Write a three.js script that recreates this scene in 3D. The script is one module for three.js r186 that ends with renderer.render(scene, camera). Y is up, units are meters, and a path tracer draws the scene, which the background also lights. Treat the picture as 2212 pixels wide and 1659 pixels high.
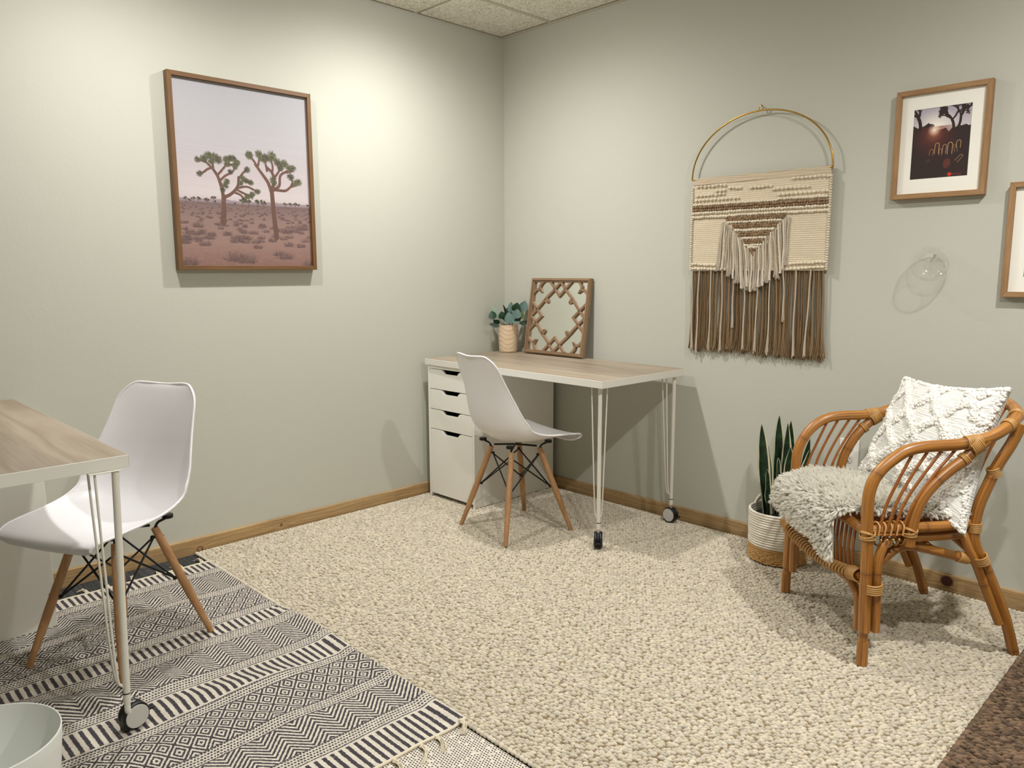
import * as THREE from 'three';
import { RoundedBoxGeometry } from 'three/addons/geometries/RoundedBoxGeometry.js';
import { mergeGeometries } from 'three/addons/utils/BufferGeometryUtils.js';

// ------------------------------------------------------------------ camera, light, exposure
const scene = new THREE.Scene();
scene.background = new THREE.Color(0x000000);
const camera = new THREE.PerspectiveCamera(2 * Math.atan(829.5 / 1654.8) * 180 / Math.PI, 2212 / 1659, 0.05, 50);
camera.rotation.order = 'YXZ';
camera.position.set(3.21096, 1.19439, 3.08907);
camera.rotation.set(-0.145877, 0.795603, -0.003020);
const renderer = new THREE.WebGLRenderer({ antialias: true });
renderer.toneMapping = THREE.LinearToneMapping;
renderer.toneMappingExposure = 0.83;
renderer.shadowMap.enabled = true;
const LAMP_COLOR = new THREE.Color(0.995, 0.995, 0.98);
const LAMP_CANDELA = 11.5, LAMP_ANGLE = 1.53, LAMP_BLEND = 0.88;
const ROOM_X = 4.64, ROOM_Z = 4.27, ROOM_H = 2.464, GRID = 0.61, GRID_X0 = 0.372;
const LAMPS = [[0.677, 0.94, 0.82], [0.677, 2.10, 0.6], [3.117, 1.05, 1.05], [3.117, 2.15, 1.0]];

// ------------------------------------------------------------------ small tools
function mulberry(a) { return () => { a |= 0; a = (a + 0x6d2b79f5) | 0; let t = Math.imul(a ^ (a >>> 15), 1 | a); t = (t + Math.imul(t ^ (t >>> 7), 61 | t)) ^ t; return ((t ^ (t >>> 14)) >>> 0) / 4294967296; }; }
const rnd = mulberry(20240611);
const rr = (a, b) => a + (b - a) * rnd();
const V = (x, y, z) => new THREE.Vector3(x, y, z);
const clamp = (x, a = 0, b = 1) => Math.min(b, Math.max(a, x));
const lerp = (a, b, t) => a + (b - a) * t;
const smooth = (a, b, x) => { const t = clamp((x - a) / (b - a)); return t * t * (3 - 2 * t); };
function hash2(x, y, s = 0) { let h = Math.imul(x | 0, 374761393) + Math.imul(y | 0, 668265263) + Math.imul(s | 0, 362437); h = Math.imul(h ^ (h >>> 13), 1274126177); return ((h ^ (h >>> 16)) >>> 0) / 4294967296; }
function noise2(x, y, px = 0, py = 0, s = 0) {       // value noise, periodic in px, py when given
  const ix = Math.floor(x), iy = Math.floor(y), fx = x - ix, fy = y - iy, u = fx * fx * (3 - 2 * fx), v = fy * fy * (3 - 2 * fy);
  const wx = (k) => (px ? ((k % px) + px) % px : k), wy = (k) => (py ? ((k % py) + py) % py : k);
  const a = hash2(wx(ix), wy(iy), s), b = hash2(wx(ix + 1), wy(iy), s), c = hash2(wx(ix), wy(iy + 1), s), d = hash2(wx(ix + 1), wy(iy + 1), s);
  return lerp(lerp(a, b, u), lerp(c, d, u), v);
}
function fbm(x, y, px, py, oct = 4, s = 0) { let f = 0, a = 0.5, t = 0; for (let i = 0; i < oct; i++) { f += a * noise2(x, y, px, py, s + i * 17); t += a; x *= 2; y *= 2; px *= 2; py *= 2; a *= 0.5; } return f / t; }
function curveAt(keys, t) {                          // smooth lookup in [[t, v], ...]
  if (t <= keys[0][0]) return keys[0][1];
  for (let i = 1; i < keys.length; i++) if (t <= keys[i][0]) { const k = (t - keys[i - 1][0]) / (keys[i][0] - keys[i - 1][0]); return lerp(keys[i - 1][1], keys[i][1], k * k * (3 - 2 * k)); }
  return keys[keys.length - 1][1];
}
function splineAt(keys, t) {                         // Catmull-Rom lookup without flat spots at the keys
  if (t <= keys[0][0]) return keys[0][1]; const n = keys.length; if (t >= keys[n - 1][0]) return keys[n - 1][1];
  let i = 1; while (t > keys[i][0]) i++;
  const slope = (k) => { const a = keys[Math.max(0, k - 1)], b = keys[Math.min(n - 1, k + 1)]; return (b[1] - a[1]) / (b[0] - a[0]); };
  const [x0, y0] = keys[i - 1], [x1, y1] = keys[i], h = x1 - x0, q = (t - x0) / h, q2 = q * q, q3 = q2 * q;
  return (2 * q3 - 3 * q2 + 1) * y0 + (q3 - 2 * q2 + q) * h * slope(i - 1) + (3 * q2 - 2 * q3) * y1 + (q3 - q2) * h * slope(i);
}
function texture(w, h, f, { srgb = true, repeat = [1, 1] } = {}) {
  const data = new Uint8Array(w * h * 4);
  for (let y = 0; y < h; y++) for (let x = 0; x < w; x++) { const c = f((x + 0.5) / w, (y + 0.5) / h, x, y), o = (y * w + x) * 4; for (let k = 0; k < 3; k++) data[o + k] = clamp(Math.round(typeof c === 'number' ? c : c[k]), 0, 255); data[o + 3] = 255; }
  const t = new THREE.DataTexture(data, w, h, THREE.RGBAFormat);
  t.wrapS = t.wrapT = THREE.RepeatWrapping; t.magFilter = THREE.LinearFilter; t.minFilter = THREE.LinearMipmapLinearFilter; t.generateMipmaps = true;
  if (srgb) t.colorSpace = THREE.SRGBColorSpace;
  t.repeat.set(...repeat); t.needsUpdate = true; return t;
}
function painted(canvas) { const t = new THREE.CanvasTexture(canvas); t.colorSpace = THREE.SRGBColorSpace; return t; }
const mix3 = (a, b, t) => [lerp(a[0], b[0], t), lerp(a[1], b[1], t), lerp(a[2], b[2], t)];
const scl3 = (a, k) => [a[0] * k, a[1] * k, a[2] * k];
function mat(color, roughness = 0.6, more = {}) { return new THREE.MeshStandardMaterial({ color, roughness, ...more }); }
function phys(color, roughness = 0.6, more = {}) { return new THREE.MeshPhysicalMaterial({ color, roughness, ...more }); }

// ------------------------------------------------------------------ scene bookkeeping
const used = new Map();
function numbered(name) { const n = used.get(name) ?? 0; used.set(name, n + 1); return n ? `${name}_${String(n).padStart(3, '0')}` : name; }
function shadows(o) { o.traverse((c) => { if (c.isMesh) { c.castShadow = true; c.receiveShadow = true; } }); return o; }
function thing(name, label, category, pos = [0, 0, 0], turn = 0, group) {
  const o = new THREE.Group(); o.name = numbered(name); o.position.set(...pos); o.rotation.y = turn;
  o.userData = { label, category, kind: 'thing' }; if (group) o.userData.group = group; scene.add(o); return o;
}
function part(parent, name, geo, material, extra) { const m = new THREE.Mesh(geo, material); m.name = name; parent.add(m); if (extra) Object.assign(m.userData, extra); return m; }
function structure(name, geo, material, label, category) { const m = new THREE.Mesh(geo, material); m.name = name; m.userData = { kind: 'structure', label, category }; scene.add(m); return m; }
function scattered(parent, name, geo, material, places, colors) {   // uncountable bits: one instanced part
  const m = new THREE.InstancedMesh(geo, material, places.length); m.name = name; m.userData.kind = 'stuff';
  places.forEach((p, i) => { m.setMatrixAt(i, p); if (colors) m.setColorAt(i, colors[i]); });
  parent.add(m); return m;
}
function copyOf(src, pos, turn, label) { const c = src.clone(); c.name = numbered(src.name.replace(/_\d{3}$/, '')); c.userData = { ...src.userData, label }; c.position.set(...pos); c.rotation.set(0, turn, 0); scene.add(c); return c; }

// ------------------------------------------------------------------ geometry tools
function geom(pos, idx, uv) { const g = new THREE.BufferGeometry(); g.setAttribute('position', new THREE.Float32BufferAttribute(pos, 3)); if (uv) g.setAttribute('uv', new THREE.Float32BufferAttribute(uv, 2)); g.setIndex(idx); g.computeVertexNormals(); return g; }
function box(x0, x1, y0, y1, z0, z1, r = 0.0015, seg = 2) {
  const w = x1 - x0, h = y1 - y0, d = z1 - z0, g = r ? new RoundedBoxGeometry(w, h, d, seg, Math.min(r, w / 2.01, h / 2.01, d / 2.01)) : new THREE.BoxGeometry(w, h, d);
  g.translate((x0 + x1) / 2, (y0 + y1) / 2, (z0 + z1) / 2); return boxUV(g);
}
function boxUV(g) {                                  // uv in metres, u along the longer horizontal where it can be told
  const p = g.attributes.position, n = g.attributes.normal, uv = new Float32Array(p.count * 2);
  for (let i = 0; i < p.count; i++) {
    const ax = Math.abs(n.getX(i)), ay = Math.abs(n.getY(i)), az = Math.abs(n.getZ(i));
    const [a, b] = ay >= ax && ay >= az ? [p.getX(i), p.getZ(i)] : ax >= az ? [p.getZ(i), p.getY(i)] : [p.getX(i), p.getY(i)];
    uv[i * 2] = a; uv[i * 2 + 1] = b;
  }
  g.setAttribute('uv', new THREE.BufferAttribute(uv, 2)); return g;
}
function tube(points, r, { seg = 0, rad = 10, closed = false, cap = true, tension = 0.5 } = {}) {   // r: number or function of 0..1
  const curve = new THREE.CatmullRomCurve3(points.map((p) => (p.isVector3 ? p : V(...p))), closed, points.length > 2 ? 'centripetal' : 'catmullrom', tension);
  const len = curve.getLength(), N = seg || Math.max(points.length > 2 ? 8 : 1, Math.round((points.length - 1) * 6)), fr = curve.computeFrenetFrames(N, closed);
  const pos = [], uv = [], idx = [], R = typeof r === 'function' ? r : () => r, c = V(0, 0, 0), q = V(0, 0, 0);
  for (let i = 0; i <= N; i++) {
    curve.getPointAt(i / N, c);
    const k = closed ? i % N : i, ra = R(i / N);
    for (let j = 0; j <= rad; j++) { const a = j / rad * Math.PI * 2; q.copy(fr.normals[k]).multiplyScalar(Math.cos(a) * ra).addScaledVector(fr.binormals[k], Math.sin(a) * ra).add(c); pos.push(q.x, q.y, q.z); uv.push(j / rad, i / N * len); }
  }
  const W = rad + 1;
  for (let i = 0; i < N; i++) for (let j = 0; j < rad; j++) { const a = i * W + j, b = a + W; idx.push(a, a + 1, b, b, a + 1, b + 1); }
  if (cap && !closed) for (const [i, s] of [[0, 1], [N, -1]]) {
    curve.getPointAt(i / N, c); const base = pos.length / 3, t = fr.tangents[i], ra = R(i / N);
    for (let j = 0; j <= rad; j++) { const o = (i * W + j) * 3; pos.push(pos[o], pos[o + 1], pos[o + 2]); uv.push(0.5, i / N * len); }
    pos.push(c.x - s * t.x * ra * 0.12, c.y - s * t.y * ra * 0.12, c.z - s * t.z * ra * 0.12); uv.push(0.5, i / N * len);
    for (let j = 0; j < rad; j++) s > 0 ? idx.push(base + j, base + rad + 1, base + j + 1) : idx.push(base + j + 1, base + rad + 1, base + j);
  }
  const g = geom(pos, idx, uv); weldSeam(g, W, N + 1, rad, closed); return g;
}
function weldSeam(g, W, rows, rad, closed) {
  const n = g.attributes.normal, a = V(0, 0, 0), b = V(0, 0, 0);
  const join = (i, j) => { a.fromBufferAttribute(n, i); b.fromBufferAttribute(n, j); a.add(b).normalize(); n.setXYZ(i, a.x, a.y, a.z); n.setXYZ(j, a.x, a.y, a.z); };
  for (let i = 0; i < rows; i++) join(i * W, i * W + rad);
  if (closed) for (let j = 0; j < W; j++) join(j, (rows - 1) * W + j);
}
function lathe(profile, seg = 32) { return new THREE.LatheGeometry(profile.map(([x, y]) => new THREE.Vector2(x, y)), seg); }
function disc(r, h, seg = 24, bevel = 0.001) { return lathe([[0, h], [r - bevel, h], [r, h - bevel], [r, bevel], [r - bevel, 0], [0, 0]], seg); }
function merge(list) { return mergeGeometries(list.map((g) => { const c = g.index ? g.toNonIndexed() : g; for (const k of Object.keys(c.attributes)) if (!['position', 'normal', 'uv'].includes(k)) c.deleteAttribute(k); return c; })); }
function at(g, x, y, z, rx = 0, ry = 0, rz = 0) { const m = new THREE.Matrix4().makeRotationFromEuler(new THREE.Euler(rx, ry, rz)); m.setPosition(x, y, z); g.applyMatrix4(m); return g; }
function orient(g, from, to) { const d = V(0, 0, 0).subVectors(to, from), m = new THREE.Matrix4().makeRotationFromQuaternion(new THREE.Quaternion().setFromUnitVectors(V(0, 1, 0), d.normalize())); m.setPosition(from); g.applyMatrix4(m); return g; }
function ring(center, axis, r, wire, turns = 1, pitch = 0.004, squash = 1) {           // a binding: several turns of cane round a pole
  const a = axis.clone().normalize(), u = Math.abs(a.y) < 0.9 ? V(0, 1, 0).cross(a).normalize() : V(1, 0, 0).cross(a).normalize(), w = a.clone().cross(u), out = [];
  for (let k = 0; k < turns; k++) {
    const c = center.clone().addScaledVector(a, (k - (turns - 1) / 2) * pitch), pts = [];
    for (let i = 0; i < 12; i++) { const t = i / 12 * Math.PI * 2; pts.push(c.clone().addScaledVector(u, Math.cos(t) * r * squash).addScaledVector(w, Math.sin(t) * r).addScaledVector(a, Math.sin(t + k) * pitch * 0.15)); }
    out.push(tube(pts, wire, { closed: true, seg: 16, rad: 6 }));
  }
  return out;
}
const place = (x, y, z, rx, ry, rz, sx = 1, sy = sx, sz = sx) => new THREE.Matrix4().compose(V(x, y, z), new THREE.Quaternion().setFromEuler(new THREE.Euler(rx, ry, rz, 'YXZ')), V(sx, sy, sz));

// ------------------------------------------------------------------ materials
const grainTex = (w, h, base, dark, { stretch = 9, rings = 5, seed = 1, contrast = 1, fine = 0.35, planks = 0, plankTone = 0.1 } = {}) => texture(w, h, (u, v) => {
  const pl = planks ? Math.floor(v * planks) : 0, off = hash2(pl, 5, seed) * 31;
  const x = u * stretch + off, y = v * rings * 4;
  const warp = fbm(x * 0.5, y * 0.5, Math.round(stretch * 0.5) || 1, rings * 2, 3, seed);
  const band = 0.5 + 0.5 * Math.sin((v * rings * 2 + warp * 2.4 + off) * Math.PI * 2);
  const fib = fbm(u * stretch * 3, v * h / 3, stretch * 3, Math.round(h / 3), 3, seed + 9);
  const blotch = fbm(u * 3 + off, v * 4, 3, 4, 3, seed + 30);
  let t = clamp(contrast * (0.28 * band + fine * fib + 0.35 * blotch) - 0.12);
  const k = planks ? 1 + plankTone * (hash2(pl, 3, seed) - 0.5) * 2 : 1;
  return scl3(mix3(base, dark, t), k);
});
const T_LAMINATE = grainTex(1024, 512, [172, 158, 139], [128, 110, 91], { stretch: 4, rings: 4, seed: 3, contrast: 1.1, planks: 4, plankTone: 0.07 });
const T_OAK = grainTex(1024, 256, [172, 134, 92], [126, 92, 58], { stretch: 5, rings: 3, seed: 8 });
const T_WALNUT = grainTex(1024, 256, [124, 88, 48], [80, 54, 27], { stretch: 5, rings: 3, seed: 12 });
const T_BEECH = grainTex(512, 256, [192, 148, 102], [152, 108, 68], { stretch: 4, rings: 3, seed: 21, fine: 0.5 });
const T_CANE = texture(256, 512, (u, v) => {
  const f = fbm(u * 24, v * 6, 24, 6, 3, 4), b = fbm(u * 4, v * 5, 4, 5, 3, 14), streak = Math.pow(fbm(u * 40, v * 2.0, 40, 2, 2, 33), 5) * 5;
  const node = Math.min(Math.abs(v - 0.31), Math.abs(v - 0.83)), n = node < 0.004 + 0.002 * noise2(u * 6, 1, 6, 0) ? 1 : node < 0.02 ? 0.25 : 0;
  return mix3(mix3([188, 128, 54], [142, 86, 29], clamp(0.75 * f + 0.6 * b - 0.35)), [92, 54, 22], clamp(n * 0.4 + streak * 0.35));
});
T_CANE.repeat.set(1, 1.7);
const T_CANE_THIN = T_CANE.clone(); T_CANE_THIN.repeat.set(1, 4.3);
const T_RING = texture(512, 512, (u, v) => {          // turned pale wood with cathedral figure (v up)
  const a = (u - 0.13) * 8, figure = v * 7 - Math.min(a * a, 6) * 0.8 + 0.5 * fbm(u * 4, v * 4, 4, 4, 3, 7), b = Math.pow(0.5 + 0.5 * Math.sin(figure * Math.PI * 2), 4);
  return mix3([222, 200, 172], [190, 156, 122], clamp(0.5 * b + 0.4 * fbm(u * 6, v * 60, 6, 60, 2, 2)));
});
const B_WALL = texture(512, 512, (u, v) => 128 + 90 * (fbm(u * 90, v * 90, 90, 90, 3, 5) - 0.5) + 50 * (fbm(u * 14, v * 14, 14, 14, 2, 6) - 0.5), { srgb: false });
const T_CEILING = texture(512, 512, (u, v) => { const s = fbm(u * 110, v * 110, 110, 110, 2, 3), p = s > 0.70 ? 0.80 : s > 0.62 ? 0.92 : 1; return scl3([240, 235, 222], p * (0.95 + 0.07 * noise2(u * 30, v * 30, 30, 30, 2))); });
const B_CEILING = texture(512, 512, (u, v) => { const s = fbm(u * 110, v * 110, 110, 110, 2, 3); return s > 0.62 ? 30 : 180 + 60 * noise2(u * 200, v * 200, 200, 200, 8); }, { srgb: false });
const T_CARPET = texture(512, 512, (u, v) => { const rib = 0.5 + 0.5 * Math.sin(v * 64 * Math.PI * 2), n = fbm(u * 60, v * 200, 60, 200, 2, 1), tone = hash2(Math.floor(v * 64), 1, 9); return scl3([88, 88, 88], clamp(0.35 + 0.45 * rib * (0.5 + tone) + 0.35 * (n - 0.4), 0.12, 1.1)); });
const B_CARPET = texture(512, 512, (u, v) => 100 + 100 * Math.sin(v * 64 * Math.PI * 2) + 60 * (noise2(u * 90, v * 256, 90, 256) - 0.5), { srgb: false });
const T_FIBRE = texture(256, 256, (u, v) => 150 + 150 * (fbm(u * 10, v * 60, 10, 60, 3, 2) - 0.5), { srgb: false });
const T_WEAVE = texture(256, 256, (u, v) => { const r = v * 32, c = u * 24 + (Math.floor(r) % 2) * 0.5, k = Math.sin((r % 1) * Math.PI) * Math.sqrt(Math.abs(Math.sin(c * Math.PI))); return 40 + 200 * k; }, { srgb: false });
const T_SLUB = texture(512, 512, (u, v) => { const a = fbm(u * 7, v * 90, 7, 90, 2, 3), b = fbm(u * 110, v * 12, 110, 12, 2, 6); return 60 + 190 * clamp(0.9 * a + 0.35 * b - 0.1); }, { srgb: false });

const M = {
  wall: mat(0xbfbeb1, 0.86, { bumpMap: B_WALL, bumpScale: 0.0006 }),
  ceilingTile: mat(0xffffff, 0.95, { map: T_CEILING, bumpMap: B_CEILING, bumpScale: 0.0015 }),
  tee: mat(0xcfc7b5, 0.55),
  plenum: mat(0x241d14, 0.95),
  carpet: mat(0xffffff, 0.97, { map: T_CARPET, bumpMap: B_CARPET, bumpScale: 0.0015 }),
  laminate: mat(0xffffff, 0.42, { map: T_LAMINATE }),
  white: mat(0xe4e0d6, 0.42), whiteMetal: mat(0xdedacd, 0.38), whiteFront: mat(0xf0ede4, 0.46),
  black: mat(0x0c0c0d, 0.4), blackMetal: mat(0x101012, 0.38, { metalness: 0.3 }), steel: mat(0xc8c8c6, 0.3, { metalness: 1 }), grayCap: mat(0xc3c0ba, 0.55),
  shell: phys(0xece9ea, 0.34, { clearcoat: 0.15, clearcoatRoughness: 0.4 }),
  beech: mat(0xffffff, 0.5, { map: T_BEECH }), beechDark: mat(0xcf9a72, 0.5, { map: T_BEECH }),
  oak: mat(0xffffff, 0.55, { map: T_OAK }), walnut: mat(0xffffff, 0.5, { map: T_WALNUT }),
  mirrorWood: mat(0xb4a089, 0.6, { map: grainTex(512, 128, [214, 196, 176], [170, 150, 128], { stretch: 4, rings: 3, seed: 40 }) }),
  mirror: mat(0xf4f6f2, 0.02, { metalness: 1 }),
  brass: mat(0xb08a44, 0.3, { metalness: 1 }),
  cane: phys(0xffffff, 0.38, { map: T_CANE, clearcoat: 0.35, clearcoatRoughness: 0.3 }),
  caneThin: phys(0xf0d8c0, 0.42, { map: T_CANE_THIN, clearcoat: 0.25, clearcoatRoughness: 0.35 }),
  binding: phys(0xb98a4c, 0.42, { clearcoat: 0.3, clearcoatRoughness: 0.35, bumpMap: T_FIBRE, bumpScale: 0.0004 }),
  glass: phys(0xffffff, 0.02, { transmission: 1, thickness: 0, ior: 1.75 }),
  mat: mat(0xf0ece0, 0.9),
};
M.wall.bumpMap.repeat.set(1.6, 1.6);
M.carpet.map.repeat.set(2, 2); B_CARPET.repeat.set(2, 2);
T_CEILING.repeat.set(1.64, 1.64); B_CEILING.repeat.set(1.64, 1.64);
T_LAMINATE.repeat.set(0.8, 1.65); T_OAK.repeat.set(2.2, 9); T_WALNUT.repeat.set(1.6, 9);

// ------------------------------------------------------------------ room
{
  const wt = 0.1;
  structure('floor', box(-wt, ROOM_X + wt, -0.1, 0, -wt, ROOM_Z + wt, 0), M.carpet, 'dark grey ribbed carpet showing beside the baseboard', 'floor');
  structure('wall_left', box(-wt, 0, 0, ROOM_H + 0.3, -wt, ROOM_Z + wt, 0), M.wall, 'greige painted wall behind the large desert picture', 'wall');
  structure('wall_back', box(0, ROOM_X, 0, ROOM_H + 0.3, -wt, 0, 0), M.wall, 'greige painted wall behind the woven hanging', 'wall');
  structure('wall_right', box(ROOM_X, ROOM_X + wt, 0, ROOM_H + 0.3, -wt, ROOM_Z + wt, 0), M.wall, 'greige painted wall facing the desert picture', 'wall');
  structure('wall_front', box(0, ROOM_X, 0, ROOM_H + 0.3, ROOM_Z, ROOM_Z + wt, 0), M.wall, 'greige painted wall facing the woven hanging', 'wall');
  const ceiling = structure('ceiling', box(-wt, ROOM_X + wt, ROOM_H + 0.2, ROOM_H + 0.3, -wt, ROOM_Z + wt, 0), M.plenum, 'suspended ceiling of white speckled tiles', 'ceiling');
  const xs = [0.004], zs = [0.004];
  for (let x = GRID_X0; x < ROOM_X + 0.01; x += GRID) xs.push(Math.min(x, ROOM_X)); for (let z = GRID; z < ROOM_Z + 0.01; z += GRID) zs.push(z);
  for (let i = 0; i + 1 < xs.length; i++) for (let j = 0; j + 1 < zs.length; j++) {
    const lamp = LAMPS.some(([lx, lz]) => lx > xs[i] && lx < xs[i + 1] && lz > zs[j] && lz < zs[j + 1]);
    part(ceiling, 'ceiling_tile', box(xs[i] + (i ? 0.016 : 0.012), xs[i + 1] - 0.009, ROOM_H - 0.001, ROOM_H + 0.015, zs[j] + (j ? 0.009 : 0.032), zs[j + 1] - 0.014, 0.002, 1), M.ceilingTile);
  }
  for (const x of xs.slice(1, -1)) part(ceiling, 'ceiling_tee', box(x - 0.009, x + 0.009, ROOM_H + 0.001, ROOM_H + 0.003, 0, ROOM_Z, 0), M.tee);
  for (const z of zs.slice(1, -1)) part(ceiling, 'ceiling_tee', box(0, ROOM_X, ROOM_H + 0.001, ROOM_H + 0.003, z - 0.008, z + 0.008, 0), M.tee);
  part(ceiling, 'wall_angle', box(0, ROOM_X, ROOM_H - 0.002, ROOM_H + 0.02, 0, 0.022, 0.001, 1), M.tee);
  part(ceiling, 'wall_angle', box(0, 0.003, ROOM_H, ROOM_H + 0.02, 0.022, ROOM_Z, 0), M.tee);

  // baseboards: stained wood with knots
  const boardTex = (seed, knots, L) => texture(2048, 64, (u, v) => {
    let warp = 0, knot = 0;
    for (const [kx, kv, r, a] of knots) { const dx = (u * L - kx), dv = (v - kv) * 0.067, d = Math.hypot(dx, dv); warp += 0.6 * Math.exp(-((dx / 0.05) ** 2)) * Math.sign(v - kv) * Math.exp(-Math.abs(v - kv) * 3); if (d < r * 1.25) knot = Math.max(knot, d < r * 0.86 ? a : d < r ? 1 : 0.35); }
    const g = fbm(u * 26, v * 9 + warp, 26, 0, 4, seed), f = fbm(u * 190, v * 30 + warp * 3, 190, 0, 2, seed + 3), ring2 = 0.5 + 0.5 * Math.sin((v * 5 + warp * 2 + 3 * fbm(u * 9, v, 9, 0, 2, seed + 5)) * 6.28);
    const c = mix3([196, 164, 116], [134, 103, 66], clamp(0.55 * g + 0.3 * f + 0.25 * ring2 - 0.15));
    return mix3(c, [66, 26, 12], knot);
  });
  const board = (name, len, axis, tex, label) => {
    const s = new THREE.Shape(); s.moveTo(0, 0); s.lineTo(0.0155, 0); s.lineTo(0.0155, 0.0625); s.quadraticCurveTo(0.0155, 0.0667, 0.0125, 0.0667); s.lineTo(0, 0.0667); s.closePath();
    const g = new THREE.ExtrudeGeometry(s, { depth: len, bevelEnabled: false, curveSegments: 5 });
    const p = g.attributes.position, uv = g.attributes.uv;
    for (let i = 0; i < p.count; i++) uv.setXY(i, p.getZ(i) / len, p.getX(i) > 0.014 ? p.getY(i) / 0.0667 : 0.9 + p.getX(i) * 4);
    if (axis === 'x') { const m = new THREE.Matrix4().set(0, 0, 1, 0, 0, 1, 0, 0, 1, 0, 0, 0, 0, 0, 0, 1); g.applyMatrix4(m); const ix = g.attributes.normal; for (let i = 0; i < p.count; i += 3) { for (const a of [p, uv, ix]) for (let k = 0; k < a.itemSize; k++) { const t = a.array[(i + 1) * a.itemSize + k]; a.array[(i + 1) * a.itemSize + k] = a.array[(i + 2) * a.itemSize + k]; a.array[(i + 2) * a.itemSize + k] = t; } } }
    return structure(name, g, mat(0xffffff, 0.5, { map: tex }), label, 'baseboard');
  };
  board('baseboard_left', ROOM_Z, 'z', boardTex(3, [[1.46, 0.5, 0.006, 0.35], [1.84, 0.25, 0.012, 0.1]], ROOM_Z), 'stained wood baseboard along the desert picture wall');
  board('baseboard_back', ROOM_X, 'x', boardTex(11, [[1.602, 0.5, 0.0125, 0.75], [2.398, 0.62, 0.019, 1.0], [3.2, 0.4, 0.01, 0.6]], ROOM_X), 'stained wood baseboard with dark knots under the woven hanging');
}

// ------------------------------------------------------------------ recessed ceiling lamps
{
  const trimG = lathe([[0.036, 0.004], [0.040, -0.002], [0.048, -0.006], [0.058, -0.004], [0.060, 0], [0.058, 0.0005], [0.036, 0.004]], 40), lensG = lathe([[0, 0.0005], [0.0365, 0.0005], [0.0365, 0.003], [0, 0.003]], 32);
  const trimM = mat(0xe6e2d8, 0.5), lensM = mat(0xfff2de, 0.5, { emissive: new THREE.Color(1.0, 0.93, 0.82), emissiveIntensity: 3 });
  LAMPS.forEach(([x, z, k], i) => {
    const where = ['over the corner desk', 'over the black and white rug', 'over the wicker armchair', 'over the middle of the cream rug'][i];
    const t = thing('recessed_ceiling_lamp', `small round white recessed ceiling lamp ${where}`, 'ceiling lamp', [x, ROOM_H - 0.001, z], 0, 'recessed ceiling lamps');
    part(t, 'lamp_trim', trimG, trimM); part(t, 'lamp_lens', lensG, lensM);
    const s = new THREE.SpotLight(LAMP_COLOR, LAMP_CANDELA * k, 0, LAMP_ANGLE, LAMP_BLEND, 2);
    s.position.set(x, ROOM_H - 0.012, z); s.target.position.set(x, 0, z); s.castShadow = true; s.shadow.radius = 1.6; s.shadow.mapSize.set(2048, 2048);
    const soft = new THREE.PointLight(LAMP_COLOR, LAMP_CANDELA * k * 0.06, 0, 2); soft.position.set(x, ROOM_H - 0.02, z); soft.castShadow = true; soft.shadow.radius = 1.6;   // the lens also spreads light sideways
    scene.add(s, s.target, soft);
  });
}

// ------------------------------------------------------------------ rugs
const RUG_TOP = 0.015;
function lump(seed) {                               // one twisted loop of jute yarn, long axis x, about 1 wide
  const g = new THREE.IcosahedronGeometry(1, 2), p = g.attributes.position;
  for (let i = 0; i < p.count; i++) {
    let x = p.getX(i), y = p.getY(i), z = p.getZ(i);
    const a = Math.atan2(y, z), k = 1 + 0.10 * Math.cos(3 * (a + x * 2.1) + seed), e = 1 - 0.12 * x * x;
    y = y * k * e - 0.22 * x * x; z = z * k * e + 0.10 * Math.sin(x * 2.4 + seed);
    p.setXYZ(i, x, y, z);
  }
  g.computeVertexNormals(); return g;
}
function indexed(g) { g.deleteAttribute('normal'); const map = new Map(), pos = [], uv = [], idx = [], p = g.attributes.position, u = g.attributes.uv; for (let i = 0; i < p.count; i++) { const k = [p.getX(i), p.getY(i), p.getZ(i)].map((v) => Math.round(v * 1e5)).join(); if (!map.has(k)) { map.set(k, pos.length / 3); pos.push(p.getX(i), p.getY(i), p.getZ(i)); uv.push(u.getX(i), u.getY(i)); } idx.push(map.get(k)); } return geom(pos, idx, uv); }
const LUMPS = [0, 1.7].map((s) => indexed(lump(s)));
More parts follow.
